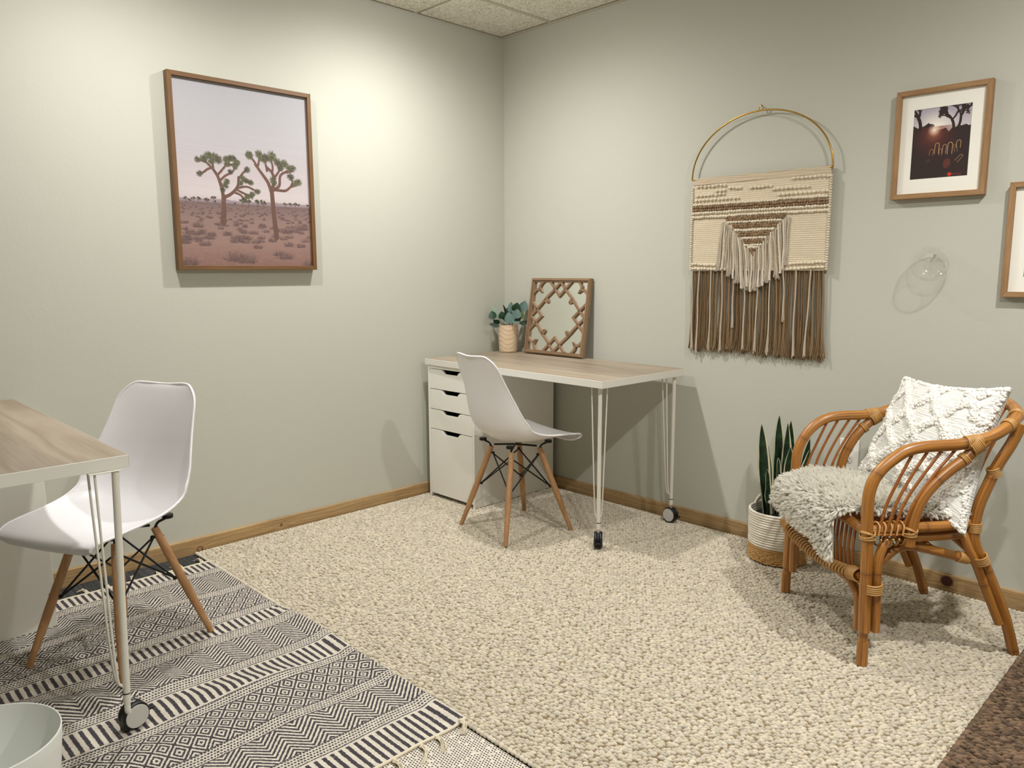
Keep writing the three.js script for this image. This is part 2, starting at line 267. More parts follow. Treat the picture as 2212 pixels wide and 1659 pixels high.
function juteRug(name, label, x0, x1, z0, z1, y0, { color, px, pz, yaw, size, edge, jitter = 0.6, tones, back }) {
  const t = thing(name, label, 'rug', [(x0 + x1) / 2, y0, (z0 + z1) / 2]);
  const cx = (x0 + x1) / 2, cz = (z0 + z1) / 2;
  part(t, 'rug_backing', box(x0 - cx + 0.004, x1 - cx - 0.004, 0, 0.0075, z0 - cz + 0.004, z1 - cz - 0.004, 0.003, 1), back);
  const yarn = mat(0xffffff, 0.78, { bumpMap: T_FIBRE, bumpScale: 0.0012 });
  const lists = [[], []], cols = [[], []];
  const add = (x, z, yw, sx, sy, sz, h) => { const k = rnd() < 0.5 ? 0 : 1; lists[k].push(place(x - cx, h, z - cz, rr(-0.28, 0.28), yw, rr(-0.28, 0.28), sx, sy, sz)); const tone = 1 + rr(-tones, tones); cols[k].push(new THREE.Color(color[0] * tone, color[1] * tone * rr(0.98, 1.02), color[2] * tone * rr(0.94, 1.04))); };
  let row = 0;
  for (let z = z0 + pz; z < z1 - pz * 0.6; z += pz, row++) for (let x = x0 + px * (0.6 + 0.5 * (row % 2)); x < x1 - px * 0.4; x += px)
    add(x + rr(-1, 1) * px * jitter * 0.5, z + rr(-1, 1) * pz * jitter * 0.5, yaw + rr(-0.35, 0.35), size[0] * rr(0.85, 1.15), size[1] * rr(0.8, 1.2), size[2] * rr(0.85, 1.15), 0.0082 + rr(-0.0018, 0.0016));
  for (let x = x0; x < x1; x += edge) for (const z of [z0 + 0.002, z1 - 0.002]) add(x, z, rr(-0.5, 0.5), edge * 0.62, 0.0062, 0.0075, 0.0078);
  for (let z = z0; z < z1; z += edge) for (const x of [x0 + 0.002, x1 - 0.002]) add(x, z, Math.PI / 2 + rr(-0.5, 0.5), edge * 0.62, 0.0062, 0.0075, 0.0078);
  lists.forEach((l, k) => scattered(t, 'yarn_loops', LUMPS[k], yarn, l, cols[k]));
  return t;
}
juteRug('jute_rug', 'large cream braided jute rug in the corner under desk and armchair', 0.03, 3.45, 0.045, 1.862, 0, { color: [0.64, 0.565, 0.445], px: 0.0150, pz: 0.0098, yaw: 0.62, size: [0.0090, 0.0058, 0.0050], edge: 0.0145, tones: 0.16, back: mat(0x84704f, 0.95) });
juteRug('jute_rug', 'dark brown braided jute rug lying over the cream rug edge', 2.728, 3.6, 0.22, 1.9, RUG_TOP - 0.001, { color: [0.165, 0.102, 0.058], px: 0.0175, pz: 0.0092, yaw: 0.35, size: [0.0112, 0.0058, 0.0046], edge: 0.013, tones: 0.5, back: mat(0x3b2512, 0.95) });

// black and cream flat-woven rug; u runs along its length (x), v across (z)
const KILIM = { x0: 0.158, x1: 1.766, z0: 1.862, z1: 3.16 };
const BANDS = [['bars', 0.158, 0.252], ['dots', 0.252, 0.305], ['zig', 0.305, 0.468], ['dots', 0.468, 0.525], ['dia', 0.525, 0.694], ['dots', 0.694, 0.745], ['bars', 0.745, 0.83], ['dots', 0.83, 0.89], ['zig', 0.89, 1.044], ['dots', 1.044, 1.094], ['bars', 1.094, 1.214], ['dots', 1.214, 1.254], ['dia', 1.254, 1.412], ['dots', 1.412, 1.46], ['zig', 1.46, 1.587], ['dots', 1.587, 1.636], ['bars', 1.636, 1.768]];
const tri = (x) => Math.abs(((x % 1) + 1) % 1 * 2 - 1);
const T_KILIM = texture(2048, 1600, (u, v) => {
  const L = KILIM.x1 - KILIM.x0, Wd = KILIM.z1 - KILIM.z0;
  const thr = (n) => (n - 0.5);
  let x = KILIM.x0 + u * L + 0.0016 * thr(noise2(u * 900, v * 160, 0, 0, 1)), z = v * Wd + 0.0022 * thr(noise2(u * 420, v * 260, 0, 0, 2));
  const b = BANDS.find((q) => x >= q[1] && x < q[2]) ?? BANDS[0], w = b[2] - b[1], f = (x - b[1]) / w, d = (x - b[1]);
  let ink = 0;
  if (b[0] === 'bars') { const k = Math.abs(((z / 0.0222) % 1) - 0.5); ink = f > 0.06 && f < 0.94 && k < 0.235 ? 1 : 0; }
  else if (b[0] === 'dots') { const k = d / 0.0105, inRow = Math.abs((k % 1) - 0.5) < 0.27 && k > 0.4 && w - d > 0.004, dash = ((z / 0.0085 + Math.floor(k) * 0.5) % 1) < 0.62; ink = inRow && dash ? 1 : 0; if (d < 0.0042 || w - d < 0.0042) ink = ((z / 0.006) % 1) < 0.86 ? 1 : 0; }
  else if (b[0] === 'zig') { const s = d + 0.05 * tri(z / 0.095); ink = ((s / 0.0165) % 1) < 0.5 ? 1 : 0; }
  else { const e = Math.abs(tri(d / 0.070 + 0.25) + tri(z / 0.054) - 1); ink = e > 0.84 || (e > 0.36 && e < 0.60) || e < 0.13 ? 1 : 0; }
  const fray = noise2(u * 1200, v * 500, 0, 0, 7), rib = 0.92 + 0.1 * Math.abs(Math.sin(u * L / 0.0026 * Math.PI));
  const cream = scl3([222, 212, 196], rib * (0.93 + 0.1 * noise2(u * 60, v * 300, 0, 0, 4))), dark = scl3([62, 56, 60], (0.75 + 0.5 * fray) * rib);
  return ink && fray > 0.05 ? dark : mix3(cream, dark, 0.06 * fray);
});
const B_KILIM = texture(512, 512, (u, v) => 110 + 90 * Math.sin(u * 128 * Math.PI * 2) + 80 * (noise2(u * 60, v * 256, 60, 256, 4) - 0.5), { srgb: false });
B_KILIM.repeat.set(4.6, 3.7);
{
  const cx = 0.96, cz = 2.4, t = thing('flatweave_rug', 'black and cream rug woven in bars, zigzags and diamonds', 'rug', [cx, 0, cz]);
  const { x0, x1, z0, z1 } = KILIM, NX = 240, NZ = 180, pos = [], uv = [], idx = [];
  const feet = [[0.615, 2.61], [0.779, 2.121], [0.9415, 2.447], [0.4525, 2.283], [1.172, 2.492], [1.191, 2.511], [1.191, 3.017]];
  const lift = (x, z) => {
    let r = 0.011 * Math.exp(-(((x - 1.16 + 0.25 * (z - 2.3)) / 0.05) ** 2)) * smooth(2.55, 2.3, z) * smooth(1.95, 2.1, z)
      + 0.015 * Math.exp(-(((x - 0.93 - 0.10 * Math.sin(z * 6)) / 0.05) ** 2)) * smooth(2.1, 2.35, z)
      + 0.011 * Math.exp(-(((x - 0.60 - 0.08 * Math.sin(z * 5 + 1)) / 0.05) ** 2)) * smooth(1.95, 2.15, z) * smooth(2.75, 2.5, z)
      + 0.008 * Math.exp(-(((x - 1.40 - 0.07 * Math.sin(z * 7)) / 0.06) ** 2)) * smooth(2.0, 2.2, z)
      + 0.006 * fbm(x * 5, z * 5, 0, 0, 2, 5) + 0.007 * Math.exp(-(((x - 0.36 - 0.05 * Math.sin(z * 9)) / 0.03) ** 2)) * smooth(1.95, 2.1, z);
    for (const [fx, fz] of feet) r *= smooth(0.03, 0.085, Math.hypot(x - fx, z - fz)); r *= smooth(0.125, 0.2, Math.hypot(x - 1.463, z - 2.862)); r *= Math.max(smooth(0.38, 0.44, x), smooth(2.47, 2.40, z));
    const over = smooth(1.905, 1.862, z) * smooth(0.7, 0.9, x);
    return r * 1.15 * (1 - over) + over * 0.0125;
  };
  const point = (i, j) => { const a = i / NX, b = j / NZ; const x = lerp(x0, x1, a) + 0.006 * (fbm(b * 9, a * 2, 0, 0, 2, 8) - 0.5) * 2; const edge = 0.012 * (noise2(a * 7, 3, 0, 0, 4) - 0.35) * smooth(0.08, 0, b); const z = lerp(z0, z1, b) - (a > 0.38 ? edge + 0.006 * smooth(0.05, 0, b) : 0) + 0.012 * Math.sin(a * 14 + b * 3) * b * (1 - b); return [x, z]; };
  for (const [h, flip] of [[0.0052, 1], [0.0012, -1]]) {
    const base = pos.length / 3;
    for (let j = 0; j <= NZ; j++) for (let i = 0; i <= NX; i++) { const [x, z] = point(i, j); pos.push(x - cx, lift(x, z) + h, z - cz); uv.push(i / NX, j / NZ); }
    for (let j = 0; j < NZ; j++) for (let i = 0; i < NX; i++) { const a = base + j * (NX + 1) + i, b = a + NX + 1; flip > 0 ? idx.push(a, b, a + 1, a + 1, b, b + 1) : idx.push(a, a + 1, b, a + 1, b + 1, b); }
  }
  part(t, 'woven_cloth', geom(pos, idx, uv), mat(0xffffff, 0.95, { map: T_KILIM, bumpMap: B_KILIM, bumpScale: 0.0012 }));
  const cotton = mat(0xd8ccb4, 0.95, { bumpMap: T_FIBRE, bumpScale: 0.0006 });
  const hem = (xe) => { const pts = []; for (let j = 0; j <= 40; j++) { const [x, z] = point(xe < 0.5 ? 0 : NX, Math.round(j / 40 * NZ)); pts.push([x - cx, lift(x, z) + 0.004, z - cz]); } return tube(pts, 0.0042, { seg: 120, rad: 6 }); };
  part(t, 'hem', hem(0), cotton); part(t, 'hem', hem(1), cotton);
  for (const [xe, dir, n] of [[x0, -1, 15], [x1, 1, 19]]) for (let k = 0; k < n; k++) {   // knotted tassels at both ends
    const z = z0 + 0.012 + (z1 - z0 - 0.03) * k / (n - 1) + rr(-0.012, 0.012), len = rr(0.045, 0.07), bend = rr(-0.9, 0.9), strands = [], y = xe > 1 && z < 1.90 ? 0.017 : 0.007;
    strands.push(at(new THREE.SphereGeometry(0.0065, 10, 8), xe + dir * 0.008 - cx, y + 0.001, z - cz));
    for (let s = 0; s < 7; s++) { const sp = rr(-0.28, 0.28), pts = []; for (let i = 0; i <= 5; i++) { const q = i / 5, a = (bend + sp) * q, l = len * rr(0.92, 1.05) * q; const xx = xe + dir * (0.009 + l * Math.cos(a * 0.9)), zz = z + l * Math.sin(a * 0.9) + 0.002 * (s - 3) * (1 - q); pts.push([xx - cx, Math.max(y * (1 - 0.55 * q) + 0.012 * Math.sin(q * 3.1) * rr(0.3, 1), 0.0035) + (zz < 1.868 && xe > 1 ? 0.012 : 0), zz - cz]); } strands.push(tube(pts, (q) => 0.0018 * (1 - 0.3 * q), { seg: 12, rad: 5 })); }
    part(t, 'tassel', merge(strands), cotton);
  }
}
{
  const T_DOT = texture(512, 512, (u, v) => { const r = v * 44, c = u * 40 + (Math.floor(r) % 2) * 0.5, on = Math.abs((r % 1) - 0.5) < 0.26 && Math.abs((c % 1) - 0.5) < 0.27 && hash2(Math.floor(r), Math.floor(c), 3) > 0.08; return on ? [52, 48, 48] : scl3([218, 208, 192], 0.9 + 0.14 * noise2(u * 120, v * 44, 120, 44, 1)); });
  const B_DOT = texture(256, 256, (u, v) => 128 + 100 * Math.sin(v * 44 * Math.PI * 2), { srgb: false });
  T_DOT.repeat.set(3.1, 3.1); B_DOT.repeat.set(3.1, 3.1);
  const t = thing('flatweave_rug', 'pale rug with rows of tiny black dashes under the fringe', 'rug', [2.36, 0, 2.55]);
  part(t, 'woven_cloth', box(-0.62, 0.65, 0, 0.0032, -0.682, 0.7, 0.0012, 1), mat(0xffffff, 0.95, { map: T_DOT, bumpMap: B_DOT, bumpScale: 0.001 }));
}

// ------------------------------------------------------------------ rolling desks, drawer units
function caster(parent, x, y0, z, yaw, ox = 0, oz = 0) {            // twin wheel caster, y0 = ground
  const g = new THREE.Group(), R = 0.0355, wheel = (s) => at(disc(R, 0.0145, 36, 0.004), 0, 0, s * 0.0035 + (s > 0 ? 0 : 0), s > 0 ? Math.PI / 2 : -Math.PI / 2, 0, 0);
  const c = new THREE.Matrix4().makeRotationY(yaw); c.setPosition(x + ox, y0 + R, z + oz);
  const put = (geo) => { geo.applyMatrix4(c); return geo; };
  for (const s of [1, -1]) {
    part(parent, 'wheel', put(wheel(s)), M.black);
    part(parent, 'wheel_cover', put(at(disc(0.0305, 0.003, 32, 0.001), 0, 0, s * 0.0172, s > 0 ? Math.PI / 2 : -Math.PI / 2, 0, 0)), M.grayCap);
  }
  part(parent, 'caster_housing', put(merge([at(new THREE.CylinderGeometry(0.0335, 0.0335, 0.0065, 32, 1, false), 0, 0, 0, Math.PI / 2, 0, 0), box(-0.034, -0.012, -0.034, 0.0, -0.012, 0.012, 0.004, 2), box(0.03, 0.052, -0.006, 0.001, -0.008, 0.008, 0.002, 1)])), M.black);
  part(parent, 'caster_stem', put(merge([ox ? box(-0.004, 0.004, 0.01, 0.034, -0.003, 0.003, 0.001, 1) : at(new THREE.CylinderGeometry(0.0088, 0.0088, 0.045, 16), 0, 0.048, 0), at(new THREE.CylinderGeometry(0.0042, 0.0042, 0.07, 10), 0, 0.0, 0), box(-0.006, 0.006, 0.0, 0.038, -0.003, 0.003, 0.001, 1)])), M.steel);
  if (ox || oz) part(parent, 'caster_fork', tube([[x, y0 + 0.086, z], [x, y0 + 0.062, z], [x + ox * 0.6, y0 + R + 0.006, z + oz * 0.6], [x + ox, y0 + R, z + oz]], 0.0078, { seg: 16, rad: 12 }), M.whiteMetal);
  return g;
}
function hairpinLeg(desk, x, z, yTop, yFloor, rods, yaw, lean = [0, 0], off = [0, 0]) {   // a main pole and two bent rods that lean towards the given offsets
  const top = V(x + lean[0], yTop, z + lean[1]), foot = V(x, yFloor + 0.084, z);
  const leg = part(desk, 'leg', merge([tube([foot, top], 0.0086, { seg: 2, rad: 18 }), at(new THREE.CylinderGeometry(0.0092, 0.0092, 0.026, 20), x, yFloor + 0.096, z)]), M.whiteMetal);
  for (const [ax, az] of rods) {
    const P = (d, y) => { const c = foot.clone().lerp(top, (y - foot.y) / (top.y - foot.y)); return [c.x + ax * d, y, c.z + az * d]; }, n = 0.012 / Math.hypot(ax, az);
    part(leg, 'leg_rod', tube([P(1, yTop), P(0.76, yFloor + 0.45), P(0.42, yFloor + 0.155), P(0.33, yFloor + 0.137), P(n * 0.6, yFloor + 0.130)], 0.0031, { seg: 40, rad: 8 }), M.whiteMetal);
  }
  const xs = [-0.012, 0.012, ...rods.map((r) => r[0] * 1.25)], zs = [-0.012, 0.012, ...rods.map((r) => r[1] * 1.25)];
  part(leg, 'mounting_plate', box(top.x + Math.min(...xs), top.x + Math.max(...xs), yTop - 0.003, yTop, top.z + Math.min(...zs), top.z + Math.max(...zs), 0.001, 1), M.whiteMetal);
  part(leg, 'caster_collar', at(new THREE.CylinderGeometry(0.0095, 0.0095, 0.003, 20), x, yFloor + 0.111, z), M.black);
  caster(leg, x, yFloor, z, yaw, ...off);
}
function desk(label, pos, turn, y0, y1, yFloor, legs, sx = 1) {
  const t = thing('desk', label, 'desk', pos, turn);
  const top = part(t, 'table_top', box(0.0012, 1.1988, y1 - 0.02, y1, 0.0012, 0.5988, 0.0012, 1), M.laminate);
  const band = (x0, x1, z0, z1) => part(t, 'edge_band', box(x0, x1, y0, y1 - 0.0006, z0, z1, 0.0012, 2), M.white);
  band(0, 1.2, 0.5978, 0.6); band(0, 1.2, 0, 0.0022); band(0, 0.0022, 0.0022, 0.5978); band(1.1978, 1.2, 0.0022, 0.5978);
  part(t, 'underside', box(0.002, 1.198, y0, y1 - 0.02, 0.002, 0.598, 0), M.white);
  for (const l of legs) hairpinLeg(t, l[0], l[1], y0, yFloor, l[2], l[3], l[4], l[5]);
  return t;
}
const T_L2 = T_LAMINATE;
desk('white edged oak top desk in the corner holding mirror and plant', [0.0578, 0, 0.02885], -0.01525, 0.7152, 0.7471, RUG_TOP, [[1.158, 0.562, [[-0.047, 0], [0, -0.047]], -0.9], [1.172, 0.048, [[-0.055, 0.018], [-0.012, 0.045]], -0.05]]);
desk('rolling desk with pale wood top in front of the first drawer unit', [0.004, 0, 2.464], 0, 0.7125, 0.7445, 0.0068, [[1.187, 0.047, [[0, 0.047], [-0.045, 0.05]], 1.74, [0.015, -0.011], [-0.019, -0.019]], [1.187, 0.553, [[0, -0.047], [-0.045, -0.05]], 0.6, [0.012, 0.011]]]).userData.label = 'pale wood desk on wheels cut off by the photo edge beside the waste bin';

function drawerUnit(label, pos, turn) {             // 0.36 wide, 0.58 deep, 0.70 high, drawers towards +z
  const t = thing('drawer_unit', label, 'drawer unit', pos, turn), s = 0.0145;
  part(t, 'carcass', merge([box(0, s, 0, 0.699, 0, 0.58), box(0.36 - s, 0.36, 0, 0.699, 0, 0.58), box(s, 0.36 - s, 0.684, 0.699, 0, 0.578), box(s, 0.36 - s, 0.004, 0.018, 0, 0.55), box(s, 0.36 - s, 0.018, 0.684, 0, 0.006)]), M.whiteFront);
  const rows = [[0.579, 0.6815], [0.473, 0.5755], [0.368, 0.4695], [0.018, 0.3645]], x0 = s + 0.002, x1 = 0.36 - s - 0.002, c = 0.18;
  for (const [y0, y1] of rows) {
    const h = new THREE.Shape(); h.moveTo(x0, y0); h.lineTo(x1, y0); h.lineTo(x1, y1); h.lineTo(c + 0.086, y1);
    h.bezierCurveTo(c + 0.07, y1, c + 0.066, y1 - 0.004, c + 0.06, y1 - 0.011); h.bezierCurveTo(c + 0.055, y1 - 0.018, c + 0.05, y1 - 0.0205, c + 0.042, y1 - 0.0205);
    h.lineTo(c - 0.042, y1 - 0.0205); h.bezierCurveTo(c - 0.05, y1 - 0.0205, c - 0.055, y1 - 0.018, c - 0.06, y1 - 0.011); h.bezierCurveTo(c - 0.066, y1 - 0.004, c - 0.07, y1, c - 0.086, y1); h.lineTo(x0, y1); h.closePath();
    const g = new THREE.ExtrudeGeometry(h, { depth: 0.0135, bevelEnabled: true, bevelThickness: 0.0008, bevelSize: 0.0008, bevelOffset: -0.0008, bevelSegments: 2, curveSegments: 8 }); g.translate(0, 0, 0.5645);
    const d = part(t, 'drawer', g, M.whiteFront);
    part(d, 'drawer_box', merge([box(x0 + 0.012, x0 + 0.022, y0 + 0.012, y1 - 0.034, 0.03, 0.562, 0), box(x1 - 0.022, x1 - 0.012, y0 + 0.012, y1 - 0.034, 0.03, 0.562, 0), box(x0 + 0.022, x1 - 0.022, y0 + 0.012, y0 + 0.02, 0.03, 0.562, 0)]), mat(0x4a4743, 0.7));
  }
  return t;
}
const unit1 = drawerUnit('white four drawer cabinet under the corner desk', [0.0653, RUG_TOP - 0.001, 0.043], 0);
copyOf(unit1, [0.368, 0.0055, 3.052], Math.PI, 'white drawer cabinet standing behind the seat of the nearer white chair');

// ------------------------------------------------------------------ white moulded chairs on wooden dowel legs
const SHELL_PROFILE = [[0.224, 0.405], [0.237, 0.412], [0.2435, 0.424], [0.236, 0.4345], [0.213, 0.4385], [0.16, 0.437], [0.09, 0.430], [0.02, 0.4235], [-0.045, 0.4225], [-0.098, 0.4335], [-0.139, 0.459], [-0.166, 0.498], [-0.182, 0.55], [-0.193, 0.61], [-0.203, 0.67], [-0.216, 0.73], [-0.230, 0.778], [-0.2415, 0.808], [-0.249, 0.819]];
function shellGeometry() {
  const prof = new THREE.CatmullRomCurve3(SHELL_PROFILE.map(([z, y]) => V(0, y, z)), false, 'centripetal'), len = prof.getLength(), NS = 84, NT = 48;
  const half = [[0, 0.190], [0.12, 0.205], [0.30, 0.222], [0.44, 0.234], [0.55, 0.239], [0.66, 0.224], [0.82, 0.182], [0.92, 0.163], [1, 0.153]];
  const bowl = [[0, 0.004], [0.14, 0.020], [0.3, 0.043], [0.44, 0.072], [0.56, 0.088], [0.7, 0.066], [0.85, 0.034], [1, 0.016]];
  const P = (s, t) => {                              // s 0..1 seat front to back top, t -1..1 across
    const c = prof.getPointAt(s), tn = prof.getTangentAt(s), n = V(0, -tn.z, tn.y);   // towards the sitter
    if (n.y < 0 && s < 0.4) n.multiplyScalar(-1);
    let w = splineAt(half, s); const d0 = s * len, d1 = (1 - s) * len, r0 = 0.095, r1 = 0.075;
    if (d0 < r0) w -= r0 - Math.sqrt(Math.max(0, r0 * r0 - (r0 - d0) ** 2)); if (d1 < r1) w -= r1 - Math.sqrt(Math.max(0, r1 * r1 - (r1 - d1) ** 2));
    const a = Math.abs(t), b = splineAt(bowl, s) * (0.75 * a * a + 0.25 * a ** 5) * (w / splineAt(half, s)), lipRoll = 0.006 * smooth(0.9, 1, a) * smooth(0.05, 0.25, s);
    const p = V(t * w * (1 - 0.10 * b / 0.07 * a * a), 0, 0).add(c).addScaledVector(n, b); p.x += Math.sign(t) * lipRoll * 0.4; return p;
  };
  const nrm = (s, t) => { const e = 0.004, a = P(clamp(s + e), t).sub(P(clamp(s - e), t)), b = P(s, clamp(t + e, -1, 1)).sub(P(s, clamp(t - e, -1, 1))); return a.cross(b).normalize(); };
  const sOf = (i) => { const q = i / NS; return lerp(q, 0.5 - 0.5 * Math.cos(q * Math.PI), 0.75); }, tOf = (j) => { const q = j / NT; return lerp(q, 0.5 - 0.5 * Math.cos(q * Math.PI), 0.5) * 2 - 1; };
  const pos = [], uv = [], idx = [], TH = 0.0026;
  for (const [k, h] of [[0, TH], [1, -TH]]) {
    const base = pos.length / 3;
    for (let i = 0; i <= NS; i++) for (let j = 0; j <= NT; j++) { const s = sOf(i), t = tOf(j), p = P(s, t), n = nrm(clamp(s, 0.004, 0.996), clamp(t, -0.995, 0.995)); p.addScaledVector(n, h); pos.push(p.x, p.y, p.z); uv.push(j / NT, i / NS); }
    for (let i = 0; i < NS; i++) for (let j = 0; j < NT; j++) { const a = base + i * (NT + 1) + j, b = a + NT + 1; k === 0 ? idx.push(a, b, a + 1, a + 1, b, b + 1) : idx.push(a, a + 1, b, a + 1, b + 1, b); }
  }
  const g = geom(pos, idx, uv), rim = [];
  for (let j = 1; j < NT; j++) rim.push(P(0, tOf(j))); for (let i = 0; i <= NS; i += 1) rim.push(P(sOf(i), 1)); for (let j = NT - 1; j > 0; j--) rim.push(P(1, tOf(j))); for (let i = NS; i >= 0; i--) rim.push(P(sOf(i), -1));
  const clean = rim.filter((p, i) => i === 0 || p.distanceTo(rim[i - 1]) > 0.004);
  return { shell: merge([g, tube(clean, 0.0043, { closed: true, seg: 260, rad: 8 })]), P };
}
const SHELL = shellGeometry();
function shellChair(label, pos, turn) {             // front towards +z, feet on y = 0
  const t = thing('shell_chair', label, 'chair', pos, turn, 'white shell chairs');
  part(t, 'seat_shell', SHELL.shell, M.shell);
  const foot = (a, b) => V(a * 0.183, 0, b * 0.184), top = (a, b) => V(a * 0.080, 0.383, b * 0.078), on = (a, b, y) => foot(a, b).lerp(top(a, b), y / 0.383);
  const corners = [[-1, 1], [1, 1], [1, -1], [-1, -1]];
  for (const [a, b] of corners) {
    const leg = part(t, 'leg', tube([foot(a, b), on(a, b, 0.13), on(a, b, 0.26), top(a, b)], (q) => curveAt([[0, 0.0098], [0.45, 0.0138], [0.9, 0.0128], [1, 0.0112]], q), { seg: 24, rad: 18 }), M.beech);
    const out = V(a, 0, b).normalize();
    for (const y of [0.215, 0.352]) { const p = on(a, b, y).addScaledVector(out, 0.0125); part(leg, 'bolt', orient(disc(0.0055, 0.0022, 14), p, p.clone().add(out).addScaledVector(V(0, 1, 0), -0.3)), M.steel); }
    const inn = out.clone().multiplyScalar(-1), hub = on(a, b, 0.372).addScaledVector(inn, 0.004);
    part(t, 'seat_mount', merge([tube([on(a, b, 0.345), hub, hub.clone().addScaledVector(out, 0.010).setY(0.398), hub.clone().addScaledVector(out, 0.030).setY(0.408), hub.clone().addScaledVector(out, 0.042).setY(0.416)], 0.0042, { seg: 30, rad: 8 }), at(disc(0.017, 0.012, 18), hub.x + out.x * 0.04, 0.410, hub.z + out.z * 0.04)]), M.blackMetal);
    for (const y of [0.205, 0.352]) { const p = on(a, b, y), q = p.clone().addScaledVector(inn, 0.020); part(leg, 'strut_clip', merge([tube([p, q], 0.0046, { seg: 2, rad: 8 }), at(new THREE.SphereGeometry(0.0068, 10, 8), q.x, q.y, q.z)]), M.blackMetal); }
  }
  corners.forEach((c, i) => { const d = corners[(i + 1) % 4], pin = (q, y) => on(q[0], q[1], y).addScaledVector(V(q[0], 0, q[1]).normalize(), -0.018); part(t, 'strut', tube([pin(c, 0.352), pin(d, 0.205)], 0.0034, { seg: 2, rad: 8 }), M.blackMetal); part(t, 'strut', tube([pin(d, 0.350), pin(c, 0.203)], 0.0034, { seg: 2, rad: 8 }), M.blackMetal); });
  part(t, 'under_frame', merge([tube([[-0.07, 0.392, -0.07], [0, 0.396, 0], [0.07, 0.392, 0.07]], 0.0045, { seg: 8, rad: 8 }), tube([[-0.07, 0.392, 0.07], [0, 0.396, 0], [0.07, 0.392, -0.07]], 0.0045, { seg: 8, rad: 8 })]), M.blackMetal);
  return t;
}
const chair1 = shellChair('white moulded chair with wooden dowel legs turned towards the corner desk', [0.764, RUG_TOP - 0.001, 0.671], Math.atan2(0.16, -0.987));
copyOf(chair1, [0.697, 0.0068, 2.365], Math.atan2(0.45, 0.89), 'nearer white moulded chair standing on the black and cream rug');

// ------------------------------------------------------------------ picture frames
function rails(parent, w, h, fw, depth, material, z0, r = 0.0012) {   // four mitred rails, back at z0
  for (const [len, rot, cx, cy] of [[w, 0, 0, -h / 2], [h, Math.PI / 2, w / 2, 0], [w, Math.PI, 0, h / 2], [h, -Math.PI / 2, -w / 2, 0]]) {
    const s = new THREE.Shape(); s.moveTo(-len / 2, 0); s.lineTo(len / 2, 0); s.lineTo(len / 2 - fw, fw); s.lineTo(-len / 2 + fw, fw); s.closePath();
    const g = new THREE.ExtrudeGeometry(s, { depth: depth - r, bevelEnabled: true, bevelThickness: r, bevelSize: r, bevelOffset: -r, bevelSegments: 2 }); g.translate(0, 0, z0);
    const p = g.attributes.position, n = g.attributes.normal, uv = g.attributes.uv; for (let i = 0; i < p.count; i++) uv.setXY(i, p.getX(i) + rot * 0.37, (Math.abs(n.getZ(i)) > 0.5 ? p.getY(i) : p.getZ(i)) + rot * 0.11);
    part(parent, 'frame_rail', at(g, cx, cy, 0, 0, 0, rot), material);
  }
}
function brush(ctx, color, w) { ctx.strokeStyle = color; ctx.lineWidth = w; ctx.lineCap = 'round'; ctx.lineJoin = 'round'; }
const rgb = (a, al = 1) => `rgba(${a.map((x) => Math.round(x)).join(',')},${al})`;
